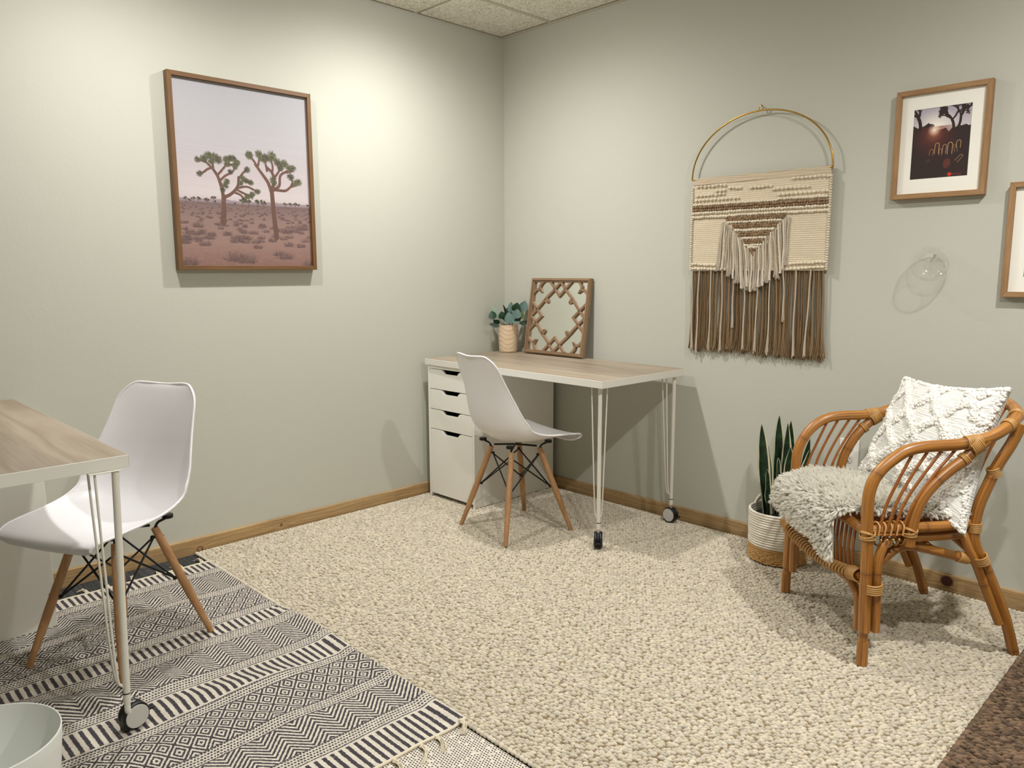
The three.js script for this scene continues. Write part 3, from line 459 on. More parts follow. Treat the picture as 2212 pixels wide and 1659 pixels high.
function desertPrint() {
  const W = 1040, H = 1300, cv = document.createElement('canvas'); cv.width = W; cv.height = H; const c = cv.getContext('2d'), R = mulberry(77), r = (a, b) => a + (b - a) * R();
  const hz = 0.652 * H, g = c.createLinearGradient(0, 0, 0, hz);
  for (const [s, k] of [[0, [199, 197, 202]], [0.35, [206, 203, 206]], [0.6, [214, 206, 209]], [0.8, [226, 212, 214]], [0.93, [236, 225, 224]], [1, [222, 203, 202]]]) g.addColorStop(s, rgb(k));
  c.fillStyle = g; c.fillRect(0, 0, W, hz + 4);
  for (let i = 0; i < 90; i++) { const y = r(0.25, 0.99) ** 0.7 * hz, x = r(-0.1, 1.1) * W, l = r(90, 420), pink = R() < 0.5; c.fillStyle = rgb(pink ? [218, 192, 198] : [243, 236, 236], r(0.03, 0.09)); c.beginPath(); c.ellipse(x, y, l, r(5, 20) * (y / hz), 0.03, 0, 7); c.fill(); }
  for (const [b, h, col] of [[0.645, 22, [176, 158, 166]], [0.652, 12, [160, 138, 143]]]) { c.fillStyle = rgb(col); c.beginPath(); c.moveTo(0, H); for (let x = 0; x <= W; x += 8) c.lineTo(x, b * H - h * (0.2 + fbm(x / 120, b * 50, 0, 0, 4, 3))); c.lineTo(W, H); c.fill(); }
  const gg = c.createLinearGradient(0, hz, 0, H); for (const [s, k] of [[0, [140, 116, 112]], [0.25, [166, 136, 128]], [0.6, [176, 142, 130]], [1, [160, 122, 112]]]) gg.addColorStop(s, rgb(k)); c.fillStyle = gg; c.fillRect(0, hz, W, H - hz);
  for (let i = 0; i < 2600; i++) { const q = R() ** 1.6, y = hz + q * (H - hz), k = 0.15 + q; c.fillStyle = rgb(R() < 0.5 ? [146, 104, 92] : [206, 166, 148], r(0.08, 0.25)); c.beginPath(); c.ellipse(r(0, W), y, r(3, 22) * k, r(1, 4) * k, 0, 0, 7); c.fill(); }
  const bush = (x, y, s, tone = 0) => { for (let i = 0; i < 40 + s; i++) { const a = r(-2.9, -0.25), l = s * r(0.45, 1.05) * (0.55 + 0.45 * Math.sin(-a)); brush(c, rgb(mix3([112, 88, 84], R() < 0.5 ? [170, 136, 126] : [84, 64, 64], r(0, 1)), r(0.35, 0.8)), r(0.8, 2)); const bx = x + r(-0.55, 0.55) * s; c.beginPath(); c.moveTo(bx, y); c.lineTo(bx + Math.cos(a) * l * 0.7, y + Math.sin(a) * l * 0.7); c.stroke(); } };
  for (let i = 0; i < 260; i++) { const q = R() ** 2.2, y = hz + 4 + q * 0.62 * (H - hz); bush(r(0, W), y, 5 + q * 52); }
  const tuft = (x, y, s, green) => { for (let i = 0; i < 64; i++) { const a = r(0, 6.283), l = s * r(0.6, 1.35); brush(c, rgb(mix3(green ? [104, 106, 74] : [84, 78, 62], R() < 0.4 ? [150, 148, 112] : [58, 52, 42], r(0, 1)), 0.85), r(1, 2.2)); c.beginPath(); c.moveTo(x + Math.cos(a) * s * 0.15, y + Math.sin(a) * s * 0.15); c.lineTo(x + Math.cos(a) * l, y + Math.sin(a) * l * 0.9); c.stroke(); } };
  for (let i = 0; i < 26; i++) { const x = r(0, W), y = hz + r(0, 16), h = r(14, 46); brush(c, rgb([120, 92, 86], 0.9), h / 11); c.beginPath(); c.moveTo(x, y); c.lineTo(x + r(-3, 3), y - h); c.stroke(); for (let k = 0; k < 4; k++) { const a = r(-2.8, -0.4); c.beginPath(); c.moveTo(x, y - h * r(0.5, 0.9)); const ex = x + Math.cos(a) * h * 0.4, ey = y - h * 0.8 + Math.sin(a) * h * 0.35; c.lineTo(ex, ey); c.stroke(); tuft(ex, ey, h * 0.17, false); } }
  const limb = (pts, w0, w1) => { w0 *= 1.12; w1 *= 1.12; const cv2 = new THREE.CatmullRomCurve3(pts.map(([x, y]) => V(x * W, y * H, 0))); for (let i = 0; i < 60; i++) { const a = cv2.getPoint(i / 60), b = cv2.getPoint((i + 1) / 60), w = lerp(w0, w1, i / 60); brush(c, rgb([122, 88, 76]), w); c.beginPath(); c.moveTo(a.x, a.y); c.lineTo(b.x, b.y); c.stroke(); } for (let i = 0; i < 120; i++) { const q = R(), a = cv2.getPoint(q), w = lerp(w0, w1, q); brush(c, rgb(R() < 0.5 ? [88, 60, 52] : [160, 122, 104], 0.55), 1.6); const ox = r(-0.45, 0.45) * w; c.beginPath(); c.moveTo(a.x + ox, a.y); c.lineTo(a.x + ox + r(-2, 2), a.y + r(4, 12)); c.stroke(); } };
  const T = [];
  // left tree
  limb([[0.31, 0.757], [0.318, 0.70], [0.322, 0.61]], 40, 27);
  limb([[0.322, 0.62], [0.31, 0.56], [0.285, 0.50], [0.25, 0.46]], 24, 17); limb([[0.322, 0.62], [0.38, 0.595], [0.43, 0.55], [0.44, 0.50]], 22, 16);
  for (const b of [[[0.25, 0.46], [0.20, 0.43], [0.15, 0.425]], [[0.25, 0.46], [0.22, 0.47], [0.185, 0.49], [0.165, 0.495]], [[0.26, 0.47], [0.255, 0.43], [0.24, 0.40]], [[0.285, 0.50], [0.33, 0.46], [0.36, 0.43]], [[0.36, 0.44], [0.38, 0.41], [0.385, 0.40]], [[0.36, 0.44], [0.41, 0.43], [0.43, 0.42]], [[0.30, 0.53], [0.34, 0.50], [0.40, 0.47], [0.42, 0.44]], [[0.44, 0.51], [0.48, 0.47], [0.51, 0.455]], [[0.43, 0.55], [0.47, 0.52], [0.53, 0.525]], [[0.43, 0.56], [0.5, 0.55], [0.58, 0.575]], [[0.40, 0.585], [0.45, 0.60], [0.475, 0.625]], [[0.42, 0.57], [0.48, 0.59], [0.53, 0.60]], [[0.31, 0.56], [0.345, 0.545], [0.35, 0.53]]]) { limb(b, 15, 11); const e = b[b.length - 1]; T.push([e[0], e[1], 25]); }
  for (const p of [[0.2, 0.415, 30], [0.23, 0.395, 32], [0.27, 0.40, 34], [0.30, 0.415, 34], [0.25, 0.425, 28], [0.355, 0.41, 30], [0.405, 0.40, 30], [0.43, 0.42, 26], [0.34, 0.55, 26], [0.32, 0.575, 20], [0.45, 0.53, 24], [0.47, 0.50, 22], [0.50, 0.515, 22], [0.50, 0.605, 24], [0.54, 0.585, 20], [0.38, 0.475, 20]]) T.push(p);
  // right tree
  limb([[0.712, 0.832], [0.70, 0.72], [0.69, 0.57]], 36, 30); limb([[0.69, 0.58], [0.665, 0.52], [0.62, 0.47], [0.57, 0.42]], 26, 17); limb([[0.69, 0.57], [0.71, 0.50], [0.70, 0.46], [0.66, 0.43]], 26, 17); limb([[0.70, 0.56], [0.75, 0.53], [0.765, 0.47], [0.82, 0.44]], 22, 15); limb([[0.72, 0.555], [0.80, 0.555], [0.845, 0.53]], 20, 14);
  for (const b of [[[0.60, 0.45], [0.56, 0.40], [0.53, 0.375]], [[0.59, 0.43], [0.60, 0.40], [0.605, 0.36]], [[0.66, 0.45], [0.65, 0.41], [0.64, 0.385]], [[0.70, 0.46], [0.705, 0.42], [0.69, 0.38]], [[0.71, 0.49], [0.75, 0.45], [0.77, 0.42]], [[0.845, 0.53], [0.86, 0.50], [0.845, 0.475]], [[0.845, 0.53], [0.88, 0.52], [0.91, 0.505]], [[0.70, 0.54], [0.70, 0.52], [0.705, 0.50]], [[0.80, 0.45], [0.85, 0.44], [0.865, 0.425]]]) { limb(b, 16, 12); const e = b[b.length - 1]; T.push([e[0], e[1], 32]); }
  for (const p of [[0.525, 0.37, 32], [0.62, 0.385, 26], [0.655, 0.375, 36], [0.70, 0.36, 38], [0.74, 0.39, 34], [0.76, 0.405, 32], [0.80, 0.40, 34], [0.84, 0.425, 32], [0.77, 0.43, 26], [0.71, 0.515, 24], [0.885, 0.51, 28]]) T.push(p);
  T.forEach(([x, y, s], i) => { for (let k = 0; k < 3; k++) tuft(x * W + r(-6, 6), y * H + r(-6, 6), s * 0.8, i % 3 !== 1); });
  for (const [x, y, s] of [[0.13, 0.79, 60], [0.45, 0.81, 44], [0.6, 0.77, 34], [0.92, 0.785, 80], [0.85, 0.80, 60], [0.40, 0.865, 66], [0.47, 0.87, 52], [0.17, 0.89, 62], [0.56, 0.90, 50], [0.40, 0.975, 120], [0.47, 0.985, 110], [0.78, 0.96, 92], [0.72, 0.94, 60], [0.81, 0.885, 60], [0.91, 0.89, 56], [0.03, 0.88, 70], [0.06, 1.0, 95], [0.98, 1.01, 90], [0.22, 0.835, 46], [0.68, 0.86, 44]]) for (let k = 0; k < 2; k++) bush(x * W, y * H, s);
  return painted(cv);
}
function duskPrint(seed) {
  const W = 480, H = 640, cv = document.createElement('canvas'); cv.width = W; cv.height = H; const c = cv.getContext('2d'), R = mulberry(seed), r = (a, b) => a + (b - a) * R();
  const g = c.createLinearGradient(0, 0, 0, H * 0.42); g.addColorStop(0, '#a79dab'); g.addColorStop(0.6, '#c3b8bd'); g.addColorStop(1, '#dcd2c6'); c.fillStyle = g; c.fillRect(0, 0, W, H * 0.5);
  const glow = c.createRadialGradient(W * 0.42, H * 0.30, 5, W * 0.42, H * 0.30, 190); glow.addColorStop(0, 'rgba(255,250,236,0.95)'); glow.addColorStop(1, 'rgba(255,245,225,0)'); c.fillStyle = glow; c.fillRect(0, 0, W, H * 0.5);
  c.fillStyle = '#2a1814'; c.beginPath(); c.moveTo(0, H); const sky = [[0, 0.23], [0.1, 0.27], [0.2, 0.25], [0.27, 0.21], [0.38, 0.25], [0.36, 0.29], [0.45, 0.32], [0.58, 0.31], [0.62, 0.36], [0.68, 0.32], [0.78, 0.30], [0.9, 0.29], [1, 0.31]]; for (let i = 0; i < sky.length - 1; i++) for (let k = 0; k < 12; k++) { const q = k / 12; c.lineTo(lerp(sky[i][0], sky[i + 1][0], q) * W, lerp(sky[i][1], sky[i + 1][1], q) * H + r(-6, 6)); } c.lineTo(W, H * 0.3); c.lineTo(W, H); c.fill();
  const warm = c.createRadialGradient(W * 0.38, H * 0.36, 10, W * 0.38, H * 0.42, 230); warm.addColorStop(0, 'rgba(190,120,90,0.75)'); warm.addColorStop(0.3, 'rgba(110,42,34,0.6)'); warm.addColorStop(1, 'rgba(60,20,18,0)'); c.fillStyle = warm; c.fillRect(0, H * 0.27, W, H * 0.5);
  const spot = c.createRadialGradient(W * 0.38, H * 0.315, 2, W * 0.38, H * 0.315, 60); spot.addColorStop(0, 'rgba(255,246,230,0.95)'); spot.addColorStop(1, 'rgba(255,220,190,0)'); c.fillStyle = spot; c.fillRect(0, H * 0.2, W, H * 0.3);
  const branch = (x, y, a, l, w, d) => { const ex = x + Math.cos(a) * l, ey = y + Math.sin(a) * l; brush(c, '#241310', w); c.beginPath(); c.moveTo(x, y); c.quadraticCurveTo(x + Math.cos(a + 0.3) * l * 0.5, y + Math.sin(a + 0.3) * l * 0.5, ex, ey); c.stroke(); if (d > 0) for (let k = 0; k < 3; k++) branch(ex, ey, a + r(-0.8, 0.8), l * r(0.55, 0.8), w * 0.68, d - 1); else for (let k = 0; k < 14; k++) { const b = r(0, 6.28), q = r(10, 24); brush(c, '#2b1613', 5); c.beginPath(); c.moveTo(ex, ey); c.lineTo(ex + Math.cos(b) * q, ey + Math.sin(b) * q); c.stroke(); } };
  branch(W * 0.70, H * 0.34, -1.75, 90, 22, 3); branch(W * 0.76, H * 0.34, -1.35, 110, 20, 3); branch(W * 0.13, H * 0.30, -1.75, 110, 28, 1); branch(W * 0.9, H * 0.1, -1.0, 60, 12, 1);
  const finger = (x, y, w, h, a, al) => { c.save(); c.translate(x * W, y * H); c.rotate(a); brush(c, `rgba(206,164,116,${al})`, 4.5); c.beginPath(); c.moveTo(-w, h); c.lineTo(-w, w); c.quadraticCurveTo(-w, -w * 0.6, 0, -w * 0.6); c.quadraticCurveTo(w, -w * 0.6, w, w); c.lineTo(w, h); c.stroke(); c.restore(); };
  for (const q of [[0.36, 0.60, 15, 44, 0.1, 0.6], [0.45, 0.52, 17, 86, 0.05, 0.95], [0.51, 0.60, 11, 50, 0, 0.6], [0.58, 0.55, 15, 70, 0.08, 0.8], [0.67, 0.53, 19, 92, 0.02, 1], [0.75, 0.56, 11, 60, -0.2, 0.6], [0.81, 0.51, 17, 56, 0.06, 0.9], [0.87, 0.71, 13, 62, 0.7, 0.7], [0.3, 0.74, 12, 20, -0.2, 0.3]]) finger(...q);
  c.fillStyle = 'rgba(180,70,40,0.35)'; c.beginPath(); c.ellipse(W * 0.63, H * 0.80, 30, 44, 0.2, 0, 7); c.fill(); c.fillStyle = 'rgba(225,52,40,0.85)'; c.beginPath(); c.arc(W * 0.69, H * 0.955, 17, 0, 7); c.fill(); c.fillStyle = 'rgba(170,40,32,0.4)'; c.fillRect(W * 0.70, H * 0.945, 90, 16);
  return painted(cv);
}
{
  const t = thing('framed_picture', 'large desert print with two branching trees in a brown wooden frame', 'picture', [0, 1.592, 1.5455], Math.PI / 2);
  rails(t, 0.625, 0.774, 0.0175, 0.036, M.walnut, 0.002);
  part(t, 'print', box(-0.297, 0.297, -0.371, 0.371, 0.014, 0.024, 0), mat(0xd0cfcf, 0.8, { map: (() => { const x = desertPrint(); x.repeat.set(1 / 0.594, 1 / 0.742); x.offset.set(0.5, 0.5); return x; })() }));
  part(t, 'backing', box(-0.298, 0.298, -0.372, 0.372, 0.003, 0.013, 0), mat(0x6f6250, 0.9));
}
function mattedPicture(label, x, y, tex) {
  const t = thing('framed_picture', label, 'picture', [x, y, 0], 0, 'oak frames with white mats'), w = 0.308, h = 0.384, pw = 0.094, ph = 0.1225;
  rails(t, w, h, 0.018, 0.030, M.oak, 0.001);
  const s = new THREE.Shape(); s.moveTo(-0.138, -0.176); s.lineTo(0.138, -0.176); s.lineTo(0.138, 0.176); s.lineTo(-0.138, 0.176); s.closePath();
  const o = new THREE.Path(); o.moveTo(-pw, -ph); o.lineTo(-pw, ph); o.lineTo(pw, ph); o.lineTo(pw, -ph); o.closePath(); s.holes.push(o);
  const g = new THREE.ExtrudeGeometry(s, { depth: 0.0012, bevelEnabled: false }); g.translate(0, 0, 0.0172); part(t, 'mat_board', g, M.mat);
  tex.repeat.set(1 / (2 * pw + 0.004), 1 / (2 * ph + 0.004)); tex.offset.set(0.5, 0.5);
  part(t, 'print', box(-pw - 0.002, pw + 0.002, -ph - 0.002, ph + 0.002, 0.0155, 0.0168, 0), mat(0xffffff, 0.6, { map: tex }));
  part(t, 'backing', box(-0.138, 0.138, -0.176, 0.176, 0.003, 0.015, 0), mat(0x6f6250, 0.9));
  return t;
}
mattedPicture('oak framed dusk photo of a tree and glowing cactus, whole in view', 2.2625, 1.6455, duskPrint(5));
mattedPicture('oak framed dark picture cut off by the photo edge beside the glass bubble', 2.647, 1.2945, duskPrint(19));

// ------------------------------------------------------------------ things on the corner desk
const DESK_TOP = 0.7475;
function ribbon(pts, w, depth, taper = false) {                    // flat bar of width w along a path in the xy plane, depth along z
  const L = [], Rr = []; pts = pts.map(([x, y]) => new THREE.Vector2(x, y));
  for (let i = 0; i < pts.length; i++) { const a = pts[Math.max(0, i - 1)], b = pts[Math.min(pts.length - 1, i + 1)], d = b.clone().sub(a).normalize(), n = new THREE.Vector2(-d.y, d.x); let k = 1; if (i > 0 && i < pts.length - 1) { const d1 = pts[i].clone().sub(a).normalize(); k = 1 / Math.max(0.55, Math.abs(d1.dot(d))); } if (taper) k *= 1 - 0.6 * smooth(0.8, 1, i / (pts.length - 1)); L.push(pts[i].clone().addScaledVector(n, w / 2 * k)); Rr.push(pts[i].clone().addScaledVector(n, -w / 2 * k)); }
  const s = new THREE.Shape([...Rr, ...L.reverse()]);
  return new THREE.ExtrudeGeometry(s, { depth: depth - 0.002, bevelEnabled: true, bevelThickness: 0.0015, bevelSize: taper ? 0.0009 : 0.0014, bevelOffset: taper ? -0.0009 : -0.0014, bevelSegments: 3 });
}
const arcPts = (pts, n = 10) => new THREE.CatmullRomCurve3(pts.map(([x, y]) => V(x, y, 0)), false, 'catmullrom', 0.5).getPoints(n * (pts.length - 1)).map((p) => [p.x, p.y]);
{
  const W = 0.425, H = 0.412, fw = 0.021, tilt = Math.asin(0.066 / H), t = thing('lattice_mirror', 'square wooden lattice mirror leaning against the wall on the desk', 'mirror', [0.4545, DESK_TOP + 0.001, 0.0705], -0.012);
  const lean = (g) => { g.translate(0, H / 2, 0); g.applyMatrix4(new THREE.Matrix4().makeRotationX(-tilt)); return g; };
  const holder = new THREE.Group(); rails(holder, W, H, fw, 0.020, M.mirrorWood, 0); rails(holder, W - 0.010, H - 0.010, 0.008, 0.0245, M.mirrorWood, 0.002);
  for (const m of [...holder.children]) { part(t, 'frame_rail', lean(m.geometry.clone()), M.mirrorWood); }
  part(t, 'mirror_glass', lean(box(-W / 2 + 0.02, W / 2 - 0.02, -H / 2 + 0.02, H / 2 - 0.02, 0.004, 0.008, 0)), M.mirror);
  part(t, 'backing', lean(box(-W / 2 + 0.008, W / 2 - 0.008, -H / 2 + 0.008, H / 2 - 0.008, -0.001, 0.0035, 0)), mat(0x5a4836, 0.8));
  const ix = W / 2 - fw + 0.002, iy = H / 2 - fw + 0.002, bar = (pts, sm = true) => { const q = pts.map(([x, y]) => [x * ix, y * iy]); const g = ribbon(sm ? arcPts(q) : q, 0.0135, 0.0105, sm); g.translate(0, 0, 0.0085); part(t, 'lattice_bar', lean(g), M.mirrorWood); };
  for (const sx of [-1, 1]) for (const sy of [-1, 1]) {
    const f = (pts) => pts.map(([x, y]) => [x * sx, y * sy]);
    bar(f([[0.64, 1.02], [0.735, 0.93], [0.775, 0.85], [0.757, 0.77], [0.685, 0.678]])); bar(f([[1.02, 0.64], [0.93, 0.735], [0.85, 0.775], [0.77, 0.757], [0.678, 0.685]]));
    bar(f([[0.0, 1], [0.19, 0.80], [0.34, 0.655], [0.45, 0.56], [0.498, 0.495], [0.478, 0.43], [0.405, 0.38]])); bar(f([[1, 0.0], [0.80, 0.19], [0.655, 0.34], [0.56, 0.45], [0.495, 0.498], [0.43, 0.478], [0.38, 0.405]]));
  }
  for (const s of [1, -1]) { bar([[-0.39, s], [0, 0.595 * s], [0.39, s]], false); bar([[s, -0.39], [0.595 * s, 0], [s, 0.39]], false); }
}
function leafGeometry(len, w, curl, tip = 0.6, droop = 0) {   // base at origin, grows along +y, faces +z
  const NU = 10, NV = 6, pos = [], uv = [], idx = [];
  for (let i = 0; i <= NU; i++) for (let j = 0; j <= NV; j++) { const a = i / NU, b = j / NV * 2 - 1, half = w * Math.pow(Math.sin(Math.PI * Math.pow(a, tip)), 0.75); pos.push(b * half, a * len, curl * b * b * half - droop * a * a * len + 0.02 * len * Math.sin(a * 3)); uv.push(j / NV, a); }
  for (let i = 0; i < NU; i++) for (let j = 0; j < NV; j++) { const a = i * (NV + 1) + j, b = a + NV + 1; idx.push(a, a + 1, b, b, a + 1, b + 1); }
  const front = geom(pos, idx, uv), back = geom(pos.map((v, i) => (i % 3 === 2 ? v - 0.0005 : v)), idx.map((_, i) => idx[i - (i % 3) + 2 - (i % 3)]), uv); return merge([front, back]);
}
{
  const t = thing('potted_eucalyptus', 'artificial eucalyptus sprigs in a turned pale wood pot on the desk', 'potted plant', [0.137, DESK_TOP, 0.105]);
  const potG = lathe([[0, 0.0], [0.044, 0.0], [0.0475, 0.0015], [0.0515, 0.010], [0.054, 0.06], [0.0548, 0.12], [0.0548, 0.151], [0.0538, 0.153], [0.0515, 0.153], [0.0505, 0.151], [0.0495, 0.125], [0, 0.125]], 56);
  { const p = potG.attributes.position, uv = potG.attributes.uv; for (let i = 0; i < p.count; i++) uv.setXY(i, uv.getX(i), p.getY(i) / 0.17); }
  part(t, 'pot', potG, mat(0xffffff, 0.5, { map: T_RING }));
  part(t, 'soil', at(disc(0.0498, 0.012, 24, 0.004), 0, 0.125, 0), mat(0x1d140d, 0.95));
  for (let i = 0; i < 7; i++) { const a = rr(0, 6.28), q = rr(0.02, 0.044); part(t, 'pebble', at(new THREE.IcosahedronGeometry(rr(0.004, 0.0065), 1), Math.cos(a) * q, 0.139, Math.sin(a) * q), M.white); }
  const stemM = mat(0x3b4a30, 0.7), green = [phys(0x1f3d26, 0.55, { transmission: 0.0 }), phys(0x587069, 0.62), phys(0x8f9f8a, 0.65), mat(0x55612c, 0.6)];
  const rx = 0.70, rz = -0.714;                       // plant's own broad direction
  // spread along the broad direction, height over the pot rim, depth towards the room, length, half width, tone, turn, nod
  for (const [dr, dy, dd, len, w, tone, ry, nx, roll] of [
    [-0.080, 0.030, 0.02, 0.046, 0.0215, 0, 0.5, -0.25, 0.35], [-0.055, 0.030, -0.01, 0.082, 0.017, 2, 1.5, -0.35, 0.35], [-0.046, 0.012, 0.03, 0.036, 0.021, 0, 0.6, 0.7, 1.1], [-0.030, 0.030, -0.01, 0.040, 0.020, 0, 0.9, 0.1, 0.2], [-0.018, 0.058, -0.015, 0.050, 0.016, 0, 2.1, -0.1, 0.3],
    [0.014, 0.010, 0.045, 0.058, 0.026, 1, 0.75, -0.2, 0.2], [0.044, 0.035, 0.04, 0.050, 0.0225, 1, 0.75, -0.15, -0.15], [0.038, 0.072, 0.01, 0.048, 0.023, 0, 0.9, 0.2, -0.25], [0.016, 0.066, -0.005, 0.055, 0.018, 1, 0.3, -0.15, 0.1], [0.074, 0.070, 0.0, 0.060, 0.024, 1, 0.8, -0.15, -0.35],
    [0.020, 0.024, 0.05, 0.050, 0.020, 1, 0.7, 1.7, -1.1], [0.044, 0.016, 0.02, 0.042, 0.020, 0, 0.6, 0.2, -0.3], [0.066, 0.030, 0.01, 0.050, 0.016, 3, 0.7, -0.1, -0.2], [-0.05, -0.004, 0.025, 0.050, 0.014, 1, 0.7, 0.5, 1.4], [0.062, 0.008, 0.025, 0.046, 0.015, 1, 0.8, 0.7, -1.25], [0.004, 0.044, -0.03, 0.048, 0.021, 0, 0.5, 0, 0.1], [0.0, 0.018, 0.0, 0.044, 0.02, 0, 0.4, 0.5, 0.2]]) {
    const bx = dr * rx + dd * 0.70, bz = dr * rz + dd * 0.71, by = 0.153 + dy, stem = [[bx * 0.15, 0.13, bz * 0.15], [bx * 0.5, 0.13 + (dy + 0.03) * 0.6, bz * 0.5], [bx, by, bz]];
    const s = part(t, 'stem', tube(stem, 0.0012, { seg: 10, rad: 5 }), stemM);
    const g = leafGeometry(len * 1.12, w * 1.12, 0.25, 0.72, 0.06); g.rotateZ(roll); g.rotateX(nx); g.rotateY(ry); g.translate(bx, by, bz); part(s, 'leaf', g, green[tone]);
  }
}

// ------------------------------------------------------------------ woven wall hanging
{
  const t = thing('woven_wall_hanging', 'cream and brown woven wall hanging with long fringe on a brass hoop', 'wall hanging', [1.252, 1.602, 0.004]);
  const Wd = 0.629, cx = Wd / 2, R2 = 0.3175;
  const hoop = []; for (let i = 0; i <= 40; i++) { const a = Math.PI - i / 40 * Math.PI; hoop.push([cx + 0.0 + Math.cos(a) * R2, Math.sin(a) * 0.252, 0.022]); }
  part(t, 'brass_hoop', merge([tube(hoop, 0.0034, { seg: 90, rad: 10 }), tube([[-0.003, 0.004, 0.022], [-0.003, -0.004, 0.022], [0.012, -0.0045, 0.018]], 0.0034, { seg: 12, rad: 8 }), tube([[Wd + 0.003, 0.004, 0.022], [Wd + 0.003, -0.004, 0.022], [Wd - 0.012, -0.0045, 0.018]], 0.0034, { seg: 12, rad: 8 })]), M.brass);
  const ey = []; for (let i = 0; i < 14; i++) { const a = i / 14 * 6.283; ey.push([cx + 0.002 + Math.cos(a) * 0.0088, 0.264 + Math.sin(a) * 0.0088, 0.021]); }
  part(t, 'hanging_eyelet', tube(ey, 0.0022, { closed: true, seg: 28, rad: 7 }), M.brass);
  part(t, 'wall_nail', at(new THREE.CylinderGeometry(0.002, 0.002, 0.03, 10), cx + 0.002, 0.269, 0.012, Math.PI / 2, 0, 0), M.steel);
  part(t, 'top_rod', tube([[0.002, -0.006, 0.014], [Wd - 0.002, -0.006, 0.014]], 0.0045, { seg: 2, rad: 10 }), M.brass);
  const weave = (scale) => { const b = T_WEAVE.clone(); b.repeat.set(...scale); return b; };
  const cloth = mat(0xd6c6ac, 0.95, { bumpMap: weave([5.4, 3.6]), bumpScale: 0.0022 }), hemM = mat(0xc9b79d, 0.95, { bumpMap: weave([24, 6]), bumpScale: 0.0006 });
  const panel = (y0, y1, z0, z1, name, m, inset = 0) => { const NX = 60, NY = 40, pos = [], uv = [], idx = []; const wob = (u, v) => 0.003 * (fbm(u * 5, v * 5, 0, 0, 2, 3) - 0.5); for (const [zz, f] of [[z1, 1], [z0, -1]]) { const b = pos.length / 3; for (let j = 0; j <= NY; j++) for (let i = 0; i <= NX; i++) { const u = i / NX, v = j / NY, x = inset + u * (Wd - 2 * inset) + (i === 0 || i === NX ? 0.0015 * Math.sin(v * 60) : 0); pos.push(x, lerp(y0, y1, v), zz + (f > 0 ? wob(u * 2, v * 2) : 0)); uv.push(x, lerp(y0, y1, v)); } for (let j = 0; j < NY; j++) for (let i = 0; i < NX; i++) { const a = b + j * (NX + 1) + i, c = a + NX + 1; f > 0 ? idx.push(a, a + 1, c, c, a + 1, c + 1) : idx.push(a, c, a + 1, c, c + 1, a + 1); } } return part(t, name, geom(pos, idx, uv), m); };
  panel(-0.408, -0.026, 0.006, 0.019, 'woven_panel', cloth); panel(-0.028, 0.0005, 0.007, 0.021, 'top_hem', hemM, 0.002);
  // bobbles and thick yarn rows
  const creamYarn = mat(0xe6dac4, 0.95, { bumpMap: T_FIBRE, bumpScale: 0.001 }), brownYarn = mat(0xffffff, 0.95, { bumpMap: T_FIBRE, bumpScale: 0.001 });
  const cream = [], brown = [], brownC = [], bead = (list, x, y, sx, sy, sz, roll) => list.push(place(x, y, 0.019 + sz * 0.35, rr(-0.3, 0.3), rr(-0.3, 0.3), roll, sx, sy, sz));
  const rowOf = (u0, v0, u1, v1, pitch, f) => { const n = Math.max(2, Math.round(Math.hypot(u1 - u0, v1 - v0) / pitch)); for (let i = 0; i < n; i++) { const q = (i + 0.5) / n; f(lerp(u0, u1, q) + rr(-0.001, 0.001), -lerp(v0, v1, q) + rr(-0.0012, 0.0012)); } };
  const bobble = (x, y) => bead(cream, x, y, 0.0078 * rr(0.85, 1.15), 0.0062 * rr(0.85, 1.15), 0.0075, rr(0.15, 0.6)), wrap = (x, y) => bead(cream, x, y, 0.0070 * rr(0.9, 1.1), 0.0056 * rr(0.9, 1.1), 0.0068, rr(0.2, 0.6)), knot = (x, y) => { bead(brown, x, y, 0.0068 * rr(0.8, 1.15), 0.0062 * rr(0.8, 1.15), 0.0075, rr(-0.8, 0.8)); const k = rr(0.7, 1.25); brownC.push(new THREE.Color(0.29 * k, 0.185 * k, 0.10 * k)); };
  for (const q of [[0.465, 0.036, 0.625, 0.038], [0.016, 0.036, 0.172, 0.038], [0.178, 0.052, 0.245, 0.056], [0.278, 0.058, 0.386, 0.058], [0.381, 0.073, 0.545, 0.073], [0.115, 0.060, 0.167, 0.060], [0.017, 0.078, 0.167, 0.075], [0.404, 0.097, 0.626, 0.095], [0.01, 0.096, 0.238, 0.098]]) rowOf(...q, 0.0185, bobble);
  for (const q of [[0.405, 0.114, 0.62, 0.116]]) rowOf(...q, 0.0135, bobble);
  for (const q of [[0.004, 0.116, 0.41, 0.118]]) rowOf(...q, 0.0125, wrap);
  for (const y of [0.127, 0.1385]) rowOf(0.003, y, 0.622, y + 0.003, 0.0112, knot);
  for (const q of [[0.003, 0.1515, 0.628, 0.153], [0.003, 0.1695, 0.18, 0.171], [0.182, 0.169, 0.452, 0.168], [0.455, 0.171, 0.628, 0.171]]) rowOf(...q, 0.0128, bobble);
  for (const [y, a, b, kind] of [[0.180, 0.172, 0.445, 1], [0.188, 0.176, 0.44, 1], [0.1985, 0.180, 0.432, 0], [0.211, 0.205, 0.412, 1], [0.219, 0.21, 0.408, 1], [0.235, 0.217, 0.398, 0], [0.246, 0.236, 0.384, 1], [0.254, 0.24, 0.38, 1], [0.269, 0.252, 0.367, 0], [0.280, 0.26, 0.353, 1], [0.288, 0.264, 0.348, 1], [0.298, 0.262, 0.348, 0], [0.308, 0.281, 0.33, 0], [0.318, 0.294, 0.326, 1], [0.327, 0.300, 0.318, 1], [0.336, 0.306, 0.312, 1]]) rowOf(a, y, b, y, kind ? 0.0105 : 0.0125, kind ? knot : bobble);
